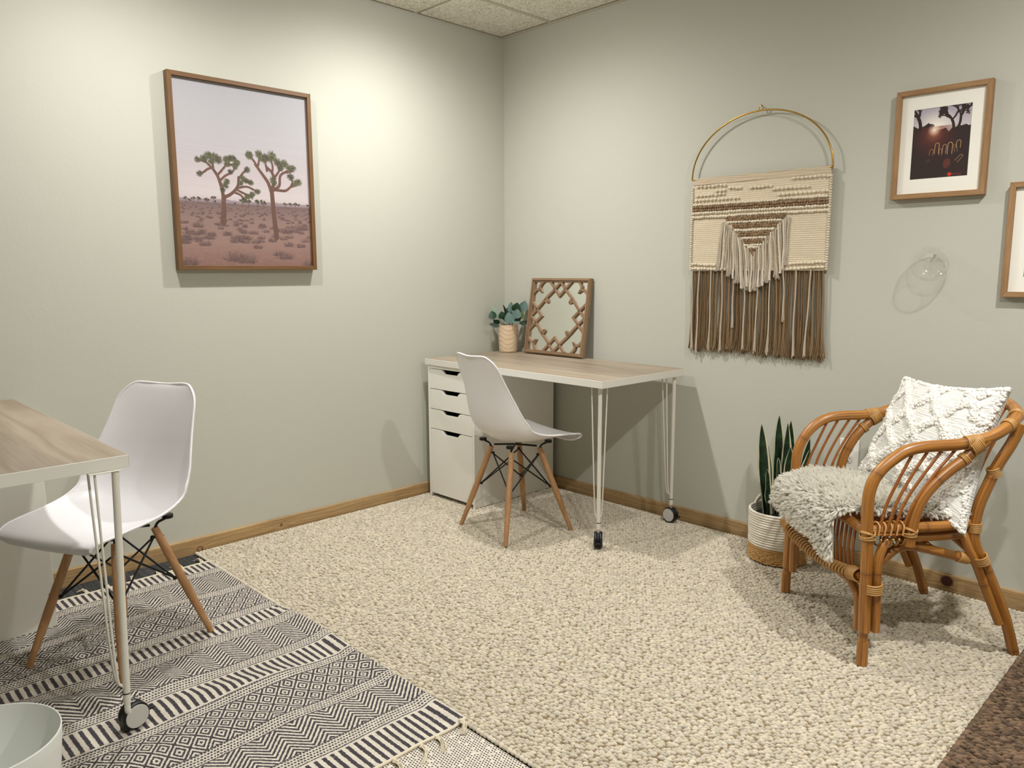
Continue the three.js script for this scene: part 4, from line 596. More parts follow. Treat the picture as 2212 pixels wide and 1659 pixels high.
  for (const q of [[0.002, 0.377, 0.13, 0.382], [0.002, 0.398, 0.185, 0.400], [0.468, 0.380, 0.627, 0.373], [0.455, 0.402, 0.62, 0.394]]) rowOf(...q, 0.0165, bobble);
  for (const x of [0.001, Wd - 0.001]) for (let y = 0.04; y < 0.405; y += 0.0098) bead(cream, x, -y, 0.0062, 0.0046, 0.0072, rr(-0.2, 0.2));
  const blob = LUMPS[0];
  scattered(t, 'cream_bobbles', blob, creamYarn, cream); scattered(t, 'brown_yarn_rows', blob, brownYarn, brown, brownC);
  // hanging cords
  const soft = mat(0xddd2c0, 0.95, { bumpMap: T_FIBRE, bumpScale: 0.0012 }), gray = mat(0xc4b7a4, 0.95, { bumpMap: T_FIBRE, bumpScale: 0.0012 });
  const bundle = (x0, y0, x1, y1, z, n, spread, r, wave) => {   // loosely plied threads that open at the cut end
    const out = [], ph = rr(0, 6), tw = rr(1.5, 3), bow = rr(-wave, wave), L = y0 - y1;
    for (let k = 0; k < n; k++) { const a = k / n * 6.283 + ph, pts = [], lk = rr(0.965, 1.012), fl = rr(0.6, 1.4); for (let i = 0; i <= 8; i++) { const q = i / 8, open = spread * (0.55 + 1.5 * Math.pow(q, 5) * fl), b = a + q * tw * 3; pts.push([lerp(x0, x1, q) + bow * Math.sin(q * 3.1) + 0.0012 * Math.sin(q * 9 + ph) + Math.cos(b) * open, y0 - L * q * lk, z - 0.004 * Math.sin(q * 3.1) * 0.2 + Math.sin(b) * open * 0.8 - 0.006 * q * 0.4]); } out.push(tube(pts, r, { seg: 20, rad: 5 })); } return merge(out);
  };
  const brownSets = [0x846a4b, 0x785e41, 0x8f7655, 0x7b6345].map((c) => mat(c, 0.95, { bumpMap: T_FIBRE, bumpScale: 0.0008 })), whites = [[0.012, 0.018], [0.047, 0.042], [0.106, 0.104], [0.164, 0.163], [0.219, 0.221], [0.277, 0.275], [0.335, 0.331], [0.388, 0.389], [0.447, 0.454], [0.505, 0.505], [0.567, 0.554]];
  for (let k = 0; k < 62; k++) { const x = 0.006 + 0.609 * k / 61, xe = 0.002 + 0.625 * k / 61 + rr(-0.004, 0.004); part(t, 'brown_tassel', bundle(x, -0.404, xe, -0.771 + rr(-0.006, 0.012), 0.008 + 0.006 * (k % 2), 8, 0.0042, 0.0017, 0.003), brownSets[Math.floor(rnd() * 4)]); }
  whites.forEach(([a, b], i) => part(t, 'white_cord', bundle(a, -0.402, b, [-0.772, -0.778, -0.765, -0.77, -0.66, -0.755, -0.762, -0.764, -0.62, -0.766, -0.762][i], 0.0215, 6, 0.0024, 0.0019, 0.004), gray));
  for (const [a, b, c, d, kind] of [[0.158, 0.196, 0.135, 0.408, 1], [0.165, 0.2, 0.148, 0.40, 0], [0.174, 0.205, 0.166, 0.402, 2], [0.182, 0.212, 0.18, 0.402, 1], [0.194, 0.221, 0.196, 0.432, 0], [0.204, 0.225, 0.209, 0.428, 1], [0.214, 0.237, 0.221, 0.443, 2], [0.223, 0.249, 0.236, 0.464, 0], [0.231, 0.252, 0.246, 0.462, 1], [0.241, 0.265, 0.262, 0.484, 2], [0.252, 0.285, 0.271, 0.488, 0], [0.263, 0.300, 0.281, 0.494, 1], [0.273, 0.305, 0.287, 0.478, 2], [0.285, 0.313, 0.294, 0.476, 0], [0.297, 0.330, 0.300, 0.49, 1], [0.307, 0.340, 0.304, 0.500, 2], [0.318, 0.330, 0.318, 0.492, 0], [0.328, 0.314, 0.327, 0.494, 1], [0.338, 0.305, 0.340, 0.480, 2], [0.349, 0.294, 0.353, 0.476, 1], [0.358, 0.284, 0.361, 0.470, 2], [0.367, 0.270, 0.371, 0.462, 0], [0.378, 0.260, 0.383, 0.458, 1], [0.388, 0.248, 0.393, 0.450, 2], [0.397, 0.246, 0.424, 0.442, 0], [0.407, 0.236, 0.415, 0.436, 1], [0.418, 0.216, 0.438, 0.420, 2], [0.430, 0.21, 0.438, 0.405, 1], [0.443, 0.200, 0.448, 0.403, 2], [0.452, 0.194, 0.452, 0.392, 0], [0.462, 0.19, 0.456, 0.385, 1]])
    part(t, 'cream_tassel', kind === 2 ? bundle(a, -b, c, -d, 0.030, 3, 0.0015, 0.0031, 0.003) : bundle(a, -b, c, -d, 0.027 - 0.003 * kind, 9, 0.0042, 0.0016, 0.003), kind === 2 ? soft : gray);
}

// ------------------------------------------------------------------ glass wall bubble, outlet
{
  const t = thing('glass_wall_vase', 'clear round glass wall bubble hanging right of the woven hanging', 'wall vase', [2.272, 1.212, 0.001]);
  const R = 0.070, prof = [], wall = []; for (let i = 0; i <= 26; i++) { const a = i / 26 * 2.42 ; prof.push([Math.sin(a) * R + 0.0001, R * 0.80 - Math.cos(a) * R * 0.80]); }
  part(t, 'glass_bowl', lathe(prof, 56).rotateX(Math.PI / 2), M.glass);
  const rim = []; const e = prof[prof.length - 1]; for (let i = 0; i < 24; i++) { const a = i / 24 * 6.283; rim.push([Math.cos(a) * e[0], Math.sin(a) * e[0], e[1]]); }
  part(t, 'glass_rim', tube(rim, 0.0021, { closed: true, seg: 60, rad: 8 }), M.glass);
  part(t, 'hook', merge([at(new THREE.CylinderGeometry(0.0022, 0.0022, 0.016, 10), -0.002, 0.036, 0.006, Math.PI / 2, 0, 0), at(new THREE.SphereGeometry(0.0042, 12, 10), -0.002, 0.036, 0.014)]), M.steel);
}
{
  const t = thing('wall_outlet', 'white duplex wall outlet low behind the wicker armchair', 'outlet', [2.005, 0.461, 0]);
  part(t, 'cover_plate', box(-0.0385, 0.0385, -0.0605, 0.0605, 0, 0.0055, 0.003, 3), M.whiteFront);
  for (const y of [0.0225, -0.0225]) {
    const r = part(t, 'receptacle', at(lathe([[0, 0.0015], [0.0155, 0.0015], [0.0165, 0], [0, 0]], 28), 0, y, 0.0058, Math.PI / 2, 0, 0), M.white);
    part(r, 'slots', merge([box(-0.0075, -0.0055, y + 0.001, y + 0.0095, 0.0068, 0.0076, 0), box(0.0055, 0.0075, y + 0.002, y + 0.0085, 0.0068, 0.0076, 0), at(disc(0.0028, 0.001, 12, 0.0003), 0, y - 0.0075, 0.0068, Math.PI / 2, 0, 0)]), M.black);
  }
  part(t, 'screw', at(disc(0.003, 0.0015, 14, 0.0005), 0, 0, 0.0052, Math.PI / 2, 0, 0), M.steel);
}

// ------------------------------------------------------------------ snake plant in a rope basket
{
  const t = thing('potted_snake_plant', 'snake plant with cream edged leaves in a white rope basket', 'potted plant', [1.805, RUG_TOP, 0.170]);
  const rope = mat(0xded6c6, 0.95, { bumpMap: T_FIBRE, bumpScale: 0.0012 }), jute = mat(0xb08652, 0.95, { bumpMap: T_FIBRE, bumpScale: 0.002 });
  const coil = (r, y, w, m, name) => { const pts = []; for (let i = 0; i < 28; i++) { const a = i / 28 * 6.2832; pts.push([Math.cos(a) * r, y, Math.sin(a) * r]); } part(t, name, tube(pts, w, { closed: true, seg: 72, rad: 8 }), m); };
  for (let k = 0; k < 8; k++) coil(0.1115 + 0.0005 * k, 0.006 + k * 0.0078, 0.0052, jute, 'jute_coil');
  const lumps = []; for (let k = 0; k < 7; k++) for (let i = 0; i < 64; i++) { const a = (i + rr(-0.4, 0.4)) / 64 * 6.2832; lumps.push(place(Math.cos(a) * 0.1165, 0.008 + k * 0.0085 + rr(-0.002, 0.002), Math.sin(a) * 0.1165, 0, Math.PI / 2 - a, rr(-0.6, 0.6), 0.0085, 0.0034, 0.0032)); }
  scattered(t, 'jute_stitches', LUMPS[1], mat(0xc49a62, 0.95), lumps);
  for (let k = 0; k < 14; k++) coil(0.1145 + 0.0006 * Math.sin(k * 1.7) + k * 0.0002, 0.071 + k * 0.0103, 0.0057, rope, 'rope_coil');
  part(t, 'basket_base', disc(0.112, 0.006, 40, 0.002), jute); part(t, 'soil', at(disc(0.108, 0.03, 36, 0.006), 0, 0.15, 0), mat(0x0e0a07, 0.97));
  for (const a0 of [3.73, 0.6]) { const pts = []; for (let i = 0; i <= 16; i++) { const q = i / 16, a = a0 + (q - 0.5) * 0.92; pts.push([Math.cos(a) * 0.1165, 0.207 + 0.034 * Math.pow(Math.sin(q * Math.PI), 0.7), Math.sin(a) * 0.1165]); } for (const o of [0, 0.0085]) part(t, 'handle', tube(pts.map(([x, y, z]) => [x, y - o, z]), 0.0056, { seg: 40, rad: 8 }), rope); }
  const T_SNAKE = texture(128, 512, (u, v) => { const e = Math.min(u, 1 - u), n = 0.055 * (noise2(u < 0.5 ? 1 : 9, v * 9, 0, 0, 2) - 0.5), m = smooth(0.155 + n, 0.125 + n, e), band = fbm(u * 5, v * 34, 0, 0, 3, 6); return mix3(mix3([14, 36, 20], [34, 74, 40], clamp(band * 1.6 - 0.55)), [214, 208, 176], m); });
  const leafM = phys(0xffffff, 0.38, { map: T_SNAKE });
  const blade = (h, w, twist, lean, az, fold) => {
    const NU = 26, NV = 8, pos = [], uv = [], idx = [];
    for (let i = 0; i <= NU; i++) for (let j = 0; j <= NV; j++) { const a = i / NU, b = j / NV * 2 - 1, half = w * (a < 0.55 ? lerp(0.62, 1, smooth(0, 0.55, a)) : Math.pow(Math.max(0, 1 - ((a - 0.55) / 0.45) ** 1.9), 0.8)) + 0.0003, ang = twist * a + 0.10 * Math.sin(a * 7 + az), c = fold * half * (b * b), x = b * half, rip = 0.0025 * Math.sin(a * 17 + az * 3) * b; const X = x * Math.cos(ang) - (c + rip) * Math.sin(ang), Z = x * Math.sin(ang) + (c + rip) * Math.cos(ang); pos.push(X, a * h, Z + lean * a * a * h); uv.push(j / NV, a); }
    for (let i = 0; i < NU; i++) for (let j = 0; j < NV; j++) { const a = i * (NV + 1) + j, b = a + NV + 1; idx.push(a, a + 1, b, b, a + 1, b + 1); }
    const f = geom(pos, idx, uv), k = geom(pos.map((q, i) => (i % 3 === 2 ? q - 0.0011 : q)), idx.map((_, i) => idx[i - (i % 3) + 2 - (i % 3)]), uv); return merge([f, k]);
  };
  // base across the view, base depth, height, half width, turn, lean, lean direction
  for (const [bx, bd, h, w, ry, tw, lx, ld, fold] of [[-0.052, 0.0, 0.40, 0.0245, 0.75, 0.2, -0.038, 0.0, 0.35], [-0.036, -0.02, 0.305, 0.020, 0.6, -0.2, -0.012, -0.02, 0.3], [0.0, -0.03, 0.425, 0.025, 1.0, 0.5, -0.002, -0.02, 0.4], [0.018, -0.015, 0.40, 0.021, 0.4, -0.5, 0.004, 0, 0.4], [0.045, -0.02, 0.405, 0.0255, 0.85, 0.15, -0.002, -0.02, 0.35], [0.005, 0.03, 0.315, 0.0275, 0.75, -0.15, 0.012, 0.012, 0.35], [-0.022, 0.045, 0.275, 0.017, 1.5, 0.6, -0.016, 0.02, 0.4], [-0.058, 0.035, 0.225, 0.017, 1.4, 0.3, -0.016, 0.01, 0.4], [0.05, 0.02, 0.30, 0.022, 0.2, 0.3, 0.055, 0.0, 0.3], [0.07, -0.02, 0.33, 0.022, 0.5, 0.2, 0.055, -0.02, 0.3], [0.03, 0.03, 0.24, 0.018, 0.5, 0.4, 0.03, 0.02, 0.3]]) {
    const g = blade(h, w, tw, 0, bx * 40, fold); g.rotateY(ry); const p = g.attributes.position; for (let i = 0; i < p.count; i++) { const q = p.getY(i) / h; p.setX(i, p.getX(i) + (lx * 0.70 + ld * 0.71) * q); p.setZ(i, p.getZ(i) + (lx * -0.714 + ld * 0.70) * q); } g.translate(bx * 0.70 + bd * 0.71, 0.165, bx * -0.714 + bd * 0.70); part(t, 'leaf', g, leafM);
  }
}

// ------------------------------------------------------------------ waste bin
{
  const t = thing('waste_bin', 'pale grey round plastic waste bin in front of the cut off desk', 'bin', [1.463, 0.0068, 2.862]);
  const h = 0.264, o = [[0.0, 0.0], [0.112, 0.0], [0.116, 0.003], [0.1385, h - 0.03], [0.1392, h - 0.028], [0.1402, h - 0.002], [0.1398, h], [0.1378, h + 0.0004], [0.1368, h - 0.002], [0.1358, h - 0.027], [0.1352, h - 0.03], [0.114, 0.006], [0.0, 0.004]];
  part(t, 'bin_body', lathe(o, 72), phys(0xdedfd9, 0.5, { clearcoat: 0.1 }));
}

// ------------------------------------------------------------------ wicker armchair, sheepskin, cushion
const ARMCHAIR = { pos: [2.359, RUG_TOP, 0.449], turn: Math.atan2(-0.645, 0.765) };
{
  const t = thing('wicker_armchair', 'honey brown bent cane armchair holding a sheepskin and white cushion', 'armchair', ARMCHAIR.pos, ARMCHAIR.turn);
  const y0 = RUG_TOP, P = (x, y, z) => V(x, y - y0, z);   // heights below are over the carpet
  const pole = (name, pts, r, parent = t, rad = 14, m = M.cane) => part(parent, name, tube(pts.map((p) => P(...p)), r, { seg: pts.length * 10, rad }), m);
  const bind = (parent, c, axis, r, turns, squash = 1, wire = 0.0026) => part(parent, 'cane_binding', merge(ring(P(...c), V(...axis), r, wire, turns, wire * 1.95, squash)), M.binding);
  // one continuous bent pole: near front leg, near arm, back rail, far arm, far front leg
  const rail = pole('arm_rail', [[0.275, 0.125, 0.2585], [0.275, 0.25, 0.263], [0.275, 0.37, 0.2655], [0.275, 0.484, 0.272], [0.275, 0.549, 0.271], [0.275, 0.59, 0.260], [0.275, 0.622, 0.239], [0.275, 0.652, 0.205], [0.275, 0.674, 0.171], [0.275, 0.685, 0.128], [0.275, 0.689, 0.076], [0.275, 0.692, 0.011], [0.277, 0.70, -0.035], [0.276, 0.711, -0.080], [0.268, 0.731, -0.128], [0.242, 0.753, -0.180], [0.185, 0.769, -0.229], [0.10, 0.779, -0.262], [0, 0.782, -0.272], [-0.10, 0.775, -0.262], [-0.185, 0.756, -0.228], [-0.245, 0.728, -0.175], [-0.270, 0.703, -0.120], [-0.275, 0.689, -0.08], [-0.275, 0.681, -0.04], [-0.275, 0.676, 0.006], [-0.275, 0.675, 0.075], [-0.275, 0.669, 0.121], [-0.275, 0.652, 0.161], [-0.275, 0.619, 0.198], [-0.275, 0.579, 0.223], [-0.275, 0.538, 0.236], [-0.275, 0.47, 0.239], [-0.272, 0.36, 0.247], [-0.266, 0.255, 0.252], [-0.268, 0.11, 0.254]], 0.0172, t, 16);
  for (const [x, z] of [[0.2665, 0.2545], [-0.272, 0.254]]) pole('front_leg', [[x, y0, z], [x, 0.08, z], [x, 0.16, z + 0.001]], (q) => 0.0165 + (q > 0.5 ? -0.003 : 0));
  const inner = [pole('arm_support', [[0.277, 0.705, -0.075], [0.276, 0.672, -0.036], [0.275, 0.643, -0.006], [0.275, 0.616, 0.031], [0.275, 0.585, 0.066], [0.275, 0.55, 0.096], [0.275, 0.519, 0.114], [0.275, 0.485, 0.126], [0.275, 0.445, 0.134], [0.275, 0.388, 0.139]], 0.0168), pole('arm_support', [[-0.275, 0.683, -0.075], [-0.275, 0.658, -0.04], [-0.275, 0.631, -0.009], [-0.275, 0.602, 0.017], [-0.275, 0.566, 0.04], [-0.275, 0.528, 0.058], [-0.275, 0.489, 0.068], [-0.275, 0.45, 0.074], [-0.275, 0.388, 0.078]], 0.0165)];
  bind(rail, [0.2765, 0.699, -0.032], [0, -0.12, 1], 0.0186, 9); bind(rail, [0.2765, 0.687, -0.036], [0, -0.5, 0.85], 0.0255, 7, 1); bind(inner[0], [0.275, 0.648, -0.011], [0, -0.62, 0.78], 0.0182, 3);
  bind(rail, [-0.275, 0.680, -0.036], [0, -0.12, 1], 0.0186, 8); bind(rail, [-0.275, 0.668, -0.044], [0, -0.5, 0.85], 0.0255, 7); bind(inner[1], [-0.275, 0.630, -0.008], [0, -0.62, 0.78], 0.0180, 3);
  // four thin spindles under each arm
  for (const s of [1, -1]) for (let k = 0; k < 4; k++) {
    const zt = s > 0 ? [0.146, 0.098, 0.055, 0.014][k] : [0.130, 0.088, 0.045, 0.006][k], zb = s > 0 ? [0.233, 0.210, 0.187, 0.163][k] : [0.205, 0.176, 0.148, 0.118][k], yt = s > 0 ? [0.670, 0.680, 0.681, 0.681][k] : [0.652, 0.662, 0.664, 0.665][k], yb = 0.435, x = s * 0.275;
    pole('spindle', [[x, yt, zt], [x + rr(-0.002, 0.002), lerp(yt, yb, 0.33), lerp(zt, zb, 0.44)], [x + rr(-0.002, 0.002), lerp(yt, yb, 0.66), lerp(zt, zb, 0.80)], [x, yb, zb]], 0.0045, t, 8, M.caneThin);
  }
  // seat frame
  const seatRail = (name, pts, r = 0.0158) => pole(name, pts, r);
  const side = [seatRail('side_rail', [[0.258, 0.430, 0.262], [0.258, 0.437, 0.15], [0.252, 0.437, 0.03], [0.222, 0.436, -0.095]]), seatRail('side_rail', [[-0.258, 0.430, 0.252], [-0.258, 0.437, 0.15], [-0.252, 0.437, 0.03], [-0.222, 0.436, -0.095]])];
  for (const s of [1, -1]) { seatRail('lower_side_rail', [[s * 0.246, 0.404, 0.16], [s * 0.240, 0.402, 0.03], [s * 0.215, 0.400, -0.10]], 0.0135); pole('binding_rod', [[s * 0.2765, 0.425, 0.245], [s * 0.2775, 0.424, 0.19], [s * 0.2765, 0.423, 0.14]], 0.0036, t, 8, M.caneThin); }
  seatRail('front_rail', [[-0.262, 0.430, 0.262], [-0.15, 0.437, 0.268], [0, 0.438, 0.270], [0.15, 0.437, 0.268], [0.265, 0.430, 0.262]]);
  seatRail('rear_rail', [[-0.232, 0.430, -0.10], [0, 0.430, -0.125], [0.232, 0.430, -0.10]]);
  for (let k = 0; k < 19; k++) { const x = -0.225 + 0.45 * k / 18; pole('seat_cane', [[x, 0.443, 0.262], [x * 0.98, 0.439, 0.08], [x * 0.92, 0.437, -0.112]], 0.0048, t, 7, M.caneThin); }
  for (const [c, ax, sq] of [[[0.275, 0.428, 0.268], [0, 1, 0.05], 1], [[0.274, 0.434, 0.139], [0, 1, -0.1], 1], [[-0.274, 0.428, 0.248], [0, 1, 0.05], 1], [[-0.274, 0.434, 0.076], [0, 1, -0.1], 1]]) { const w = []; for (const tilt of [-0.5, 0.5, 0.35, -0.35]) w.push(...ring(P(...c), V(tilt * 0.5, ax[1], ax[2] + tilt), 0.0215, 0.0025, 1)); for (const dy of [-0.014, -0.009]) w.push(...ring(P(c[0], c[1] + dy, c[2]), V(0, 1, 0), 0.0200, 0.0025, 1)); part(t, 'cane_binding', merge(w), M.binding); }
  for (const s of [1, -1]) for (let k = 0; k < 6; k++) { const z = 0.242 - k * 0.0185 - (s < 0 ? 0.022 : 0); part(t, 'cane_binding', merge([tube([P(s * 0.288, 0.425, z), P(s * 0.279, 0.452, z - 0.008), P(s * 0.250, 0.456, z - 0.010), P(s * 0.236, 0.43, z - 0.004), P(s * 0.243, 0.388, z + 0.002), P(s * 0.264, 0.388, z + 0.004), P(s * 0.283, 0.412, z + 0.005)], 0.0030, { seg: 30, rad: 6 })]), M.binding); }
  // front apron: lower rail wrapped in plaited cane, thin canes up to the seat
  const apron = [[-0.262, 0.294, 0.262], [-0.20, 0.268, 0.268], [-0.10, 0.259, 0.272], [0, 0.258, 0.273], [0.09, 0.262, 0.272], [0.15, 0.272, 0.269], [0.255, 0.288, 0.262]];
  const lower = pole('apron_rail', apron, 0.0145), curve = new THREE.CatmullRomCurve3(apron.map((p) => P(...p)), false, 'centripetal'), L = curve.getLength();
  for (let k = 0; k < 25; k++) { const q = 0.06 + 0.83 * k / 24, c = curve.getPointAt(q), w = []; for (const o of [0, 0.0052]) { const pts = []; for (let i = 0; i <= 10; i++) { const a = -0.9 + 3.9 * i / 10; pts.push(V(c.x + o - 0.017 * (i / 10 - 0.5) * 1.5, c.y + Math.cos(a) * 0.0195, c.z + Math.sin(a) * 0.0195)); } w.push(tube(pts, 0.0024, { seg: 22, rad: 6 })); } part(lower, 'plaited_cane', merge(w), M.binding); }
  for (let k = 0; k < 20; k++) { const q = 0.07 + 0.82 * k / 19, c = curve.getPointAt(q); pole('apron_cane', [[c.x, c.y + y0, c.z - 0.004], [c.x + 0.004, 0.35, c.z + 0.003], [c.x + 0.006, 0.438, c.z - 0.002]], 0.0042, t, 7, M.caneThin); }
  for (const c of [[0.225, 0.285, 0.262], [-0.243, 0.283, 0.262]]) bind(lower, c, [1, 0.2 * Math.sign(c[0]), 0], 0.021, 9, 1.35, 0.003);
  // bent braces beside each front leg and their bindings
  for (const s of [1, -1]) {
    pole('brace', [[s * 0.2265, 0.110, 0.252], [s * 0.2275, 0.18, 0.253], [s * 0.219, 0.222, 0.256], [s * 0.192, 0.248, 0.262], [s * 0.13, 0.254, 0.266]], 0.0135);
    pole('brace', [[s * 0.272, 0.122, 0.222], [s * 0.274, 0.24, 0.227], [s * 0.273, 0.325, 0.229], [s * 0.27, 0.365, 0.222], [s * 0.263, 0.398, 0.203], [s * 0.255, 0.416, 0.178]], 0.0135);
    part(t, 'cane_binding', merge([...ring(P(s * 0.2705, 0.262, 0.244), V(0, 1, 0), 0.0335, 0.0032, 5, 0.0066, 0.85)].map((g) => g)), M.binding);
  }
  // rear legs: main pole from the back rail, companion rod, bindings
  const rear = (s, dz, dx) => {
    const X = (x) => s * x + dx, a = [[X(0.255), 0.745, -0.192 + dz], [X(0.248), 0.69, -0.176 + dz], [X(0.242), 0.616, -0.140 + dz], [X(0.240), 0.555, -0.117 + dz], [X(0.238), 0.503, -0.099 + dz], [X(0.237), 0.449, -0.090 + dz], [X(0.237), 0.393, -0.090 + dz], [X(0.238), 0.356, -0.103 + dz], [X(0.239), 0.328, -0.120 + dz], [X(0.240), 0.255, -0.156 + dz], [X(0.240), 0.138, -0.210 + dz], [X(0.238), y0, -0.252 + dz]];
    const m = pole('rear_leg', a, 0.0162);
    const c = pole('brace', [[X(0.222), 0.412, -0.062 + dz], [X(0.232), 0.39, -0.066 + dz], [X(0.241), 0.355, -0.077 + dz], [X(0.245), 0.318, -0.096 + dz], [X(0.245), 0.25, -0.128 + dz], [X(0.244), 0.118, -0.190 + dz]], 0.0132);
    bind(m, [X(0.242), 0.328, -0.109 + dz], [0, 0.9, 0.42], 0.0300, 5, 0.72, 0.003); bind(m, [X(0.241), 0.597, -0.132 + dz], [0, 0.9, 0.35], 0.0172, 6); bind(m, [X(0.237), 0.425, -0.090 + dz], [0, 1, 0.02], 0.0172, 6);
  };
  rear(1, 0, 0); rear(-1, 0, 0.016);
  // arched side stretchers and crossed braces under the seat
  for (const s of [1, -1]) {
    pole('stretcher', [[s * 0.252, 0.292, 0.247], [s * 0.245, 0.315, 0.222], [s * 0.238, 0.345, 0.182], [s * 0.232, 0.366, 0.145], [s * 0.230, 0.371, 0.11], [s * 0.230, 0.359, 0.05], [s * 0.230, 0.340, -0.02], [s * 0.232, 0.322, -0.088]], 0.0142);
    bind(t, [s * 0.231, 0.329, -0.064], [0, -0.25, -1], 0.0158, 7);
    pole('seat_brace', [[s * 0.20, 0.405, -0.105], [s * 0.12, 0.372, -0.03], [s * 0.10, 0.364, 0.0]], 0.0135);
  }
  pole('cross_stretcher', [[-0.232, 0.352, 0.03], [-0.1, 0.362, 0.03], [0.1, 0.362, 0.03], [0.232, 0.352, 0.03]], 0.0135);
  pole('rear_stretcher', [[-0.225, 0.330, -0.112], [0, 0.352, -0.13], [0.232, 0.330, -0.112]], 0.0132);
  // back spindles fanned below the back rail
  for (let k = 0; k < 7; k++) { const q = (k - 3) / 3; pole('back_spindle', [[q * 0.15, 0.435, -0.118], [q * 0.165, 0.60, -0.17 + 0.02 * q * q], [q * 0.18, 0.768, -0.262 + 0.045 * q * q]], 0.0048, t, 7, M.caneThin); }
  bind(rail, [0.213, 0.762, -0.207], [0.72, -0.15, 0.65], 0.0188, 5); bind(rail, [0.258, 0.742, -0.152], [0.35, -0.3, 0.85], 0.0188, 4); bind(rail, [-0.22, 0.743, -0.20], [0.7, 0.2, -0.68], 0.0188, 6);
}
const fleeceColor = (k) => new THREE.Color(Math.min(0.985, 0.955 * k), Math.min(0.97, 0.93 * k), Math.min(0.93, 0.86 * k));
{
  const t = thing('sheepskin_throw', 'fluffy cream sheepskin draped over the front of the wicker seat', 'sheepskin', ARMCHAIR.pos, ARMCHAIR.turn), y0 = RUG_TOP;
  // v: 0 at the seat back, runs forward, then folds down over the front rail
  const edgeL = (v) => -0.226 + 0.02 * Math.sin(v * 9) - 0.012 * smooth(0.5, 0.8, v), edgeR = (v) => splineAt([[0, 0.215], [0.35, 0.236], [0.55, 0.228], [0.66, 0.20], [0.78, 0.178], [0.88, 0.185], [1, 0.20]], v);
  const hang = (u) => splineAt([[0, 0.045], [0.25, 0.058], [0.5, 0.066], [0.75, 0.074], [0.9, 0.090], [1, 0.10]], u);
  const S = (u, v) => { const x = lerp(edgeL(v), edgeR(v), u), flat = 0.375, bend = 0.055, d = v * (flat + bend + hang(u)); let y, z; const top = 0.455 + 0.016 * Math.exp(-(((v - 0.55) / 0.28) ** 2)) + 0.004 * fbm(u * 4, v * 4, 0, 0, 2, 3); if (d < flat) { z = -0.09 + d; y = top; } else if (d < flat + bend) { const a = (d - flat) / bend * 1.45; z = -0.09 + flat + 0.035 * Math.sin(a); y = top - 0.035 * (1 - Math.cos(a)); } else { const q = d - flat - bend; z = -0.09 + flat + 0.036 + q * 0.06; y = top - 0.033 - q; } return V(x, y - y0, z); };
  const NU = 40, NV = 60, pos = [], idx = [], uv = [];
  for (const [off, f] of [[0.0035, 1], [0.0, -1]]) { const b = pos.length / 3; for (let j = 0; j <= NV; j++) for (let i = 0; i <= NU; i++) { const p = S(i / NU, j / NV), n = S(i / NU, clamp(j / NV + 0.01)).sub(S(i / NU, clamp(j / NV - 0.01))).cross(S(clamp(i / NU + 0.01), j / NV).sub(S(clamp(i / NU - 0.01), j / NV))).normalize(); p.addScaledVector(n, off); pos.push(p.x, p.y, p.z); uv.push(i / NU, j / NV); } for (let j = 0; j < NV; j++) for (let i = 0; i < NU; i++) { const a = b + j * (NU + 1) + i, c = a + NU + 1; f > 0 ? idx.push(a, c, a + 1, c, c + 1, a + 1) : idx.push(a, a + 1, c, c, a + 1, c + 1); } }
  part(t, 'hide', geom(pos, idx, uv), mat(0xf6f2e8, 0.98));
  const lock = (() => { const pts = [], g = []; for (let k = 0; k < 5; k++) { const a = k / 5 * 6.28 + 0.4, q = []; for (let i = 0; i <= 4; i++) { const w = i / 4; q.push([Math.cos(a) * (0.14 * w + 0.05) + 0.30 * w * w, w, Math.sin(a) * (0.14 * w + 0.05)]); } g.push(tube(q, (w) => 0.125 * (1 - 0.85 * w), { seg: 4, rad: 4, cap: false })); } return merge(g); })();
  const places = [], colors = [], up = V(0, 1, 0), N = 9000;
  for (let k = 0; k < N; k++) { const u = rnd(), v = rnd(), p = S(u, v), n = S(u, clamp(v + 0.01)).sub(S(u, clamp(v - 0.01))).cross(S(clamp(u + 0.01), v).sub(S(clamp(u - 0.01), v))).normalize(); const edge = Math.max(Math.abs(u - 0.5) * 2, v > 0.9 ? (v - 0.9) * 10 : 0), flow = V((u - 0.5) * 1.1 + 0.9 * (fbm(u * 6, v * 6, 0, 0, 2, 1) - 0.5), -0.35 * smooth(0.6, 0.9, v) - 0.5 * (edge > 0.9 ? 1 : 0), 0.35 + 0.9 * (fbm(u * 6, v * 6, 0, 0, 2, 9) - 0.5)), dir = n.clone().multiplyScalar(0.5).addScaledVector(flow, 1.0).addScaledVector(V(rr(-1, 1), rr(-1, 1), rr(-1, 1)), 0.38).normalize(); const len = rr(0.020, 0.030); p.addScaledVector(n, 0.003 + 0.010 * rnd());
    const q = new THREE.Quaternion().setFromUnitVectors(up, dir).multiply(new THREE.Quaternion().setFromAxisAngle(up, rr(0, 6.28))); places.push(new THREE.Matrix4().compose(p, q, V(0.0125, len, 0.0125))); colors.push(fleeceColor(rr(0.94, 1.06))); }
  scattered(t, 'fleece', lock, phys(0xffffff, 1, { transmission: 0.65, thickness: 0 }), places, colors);
}
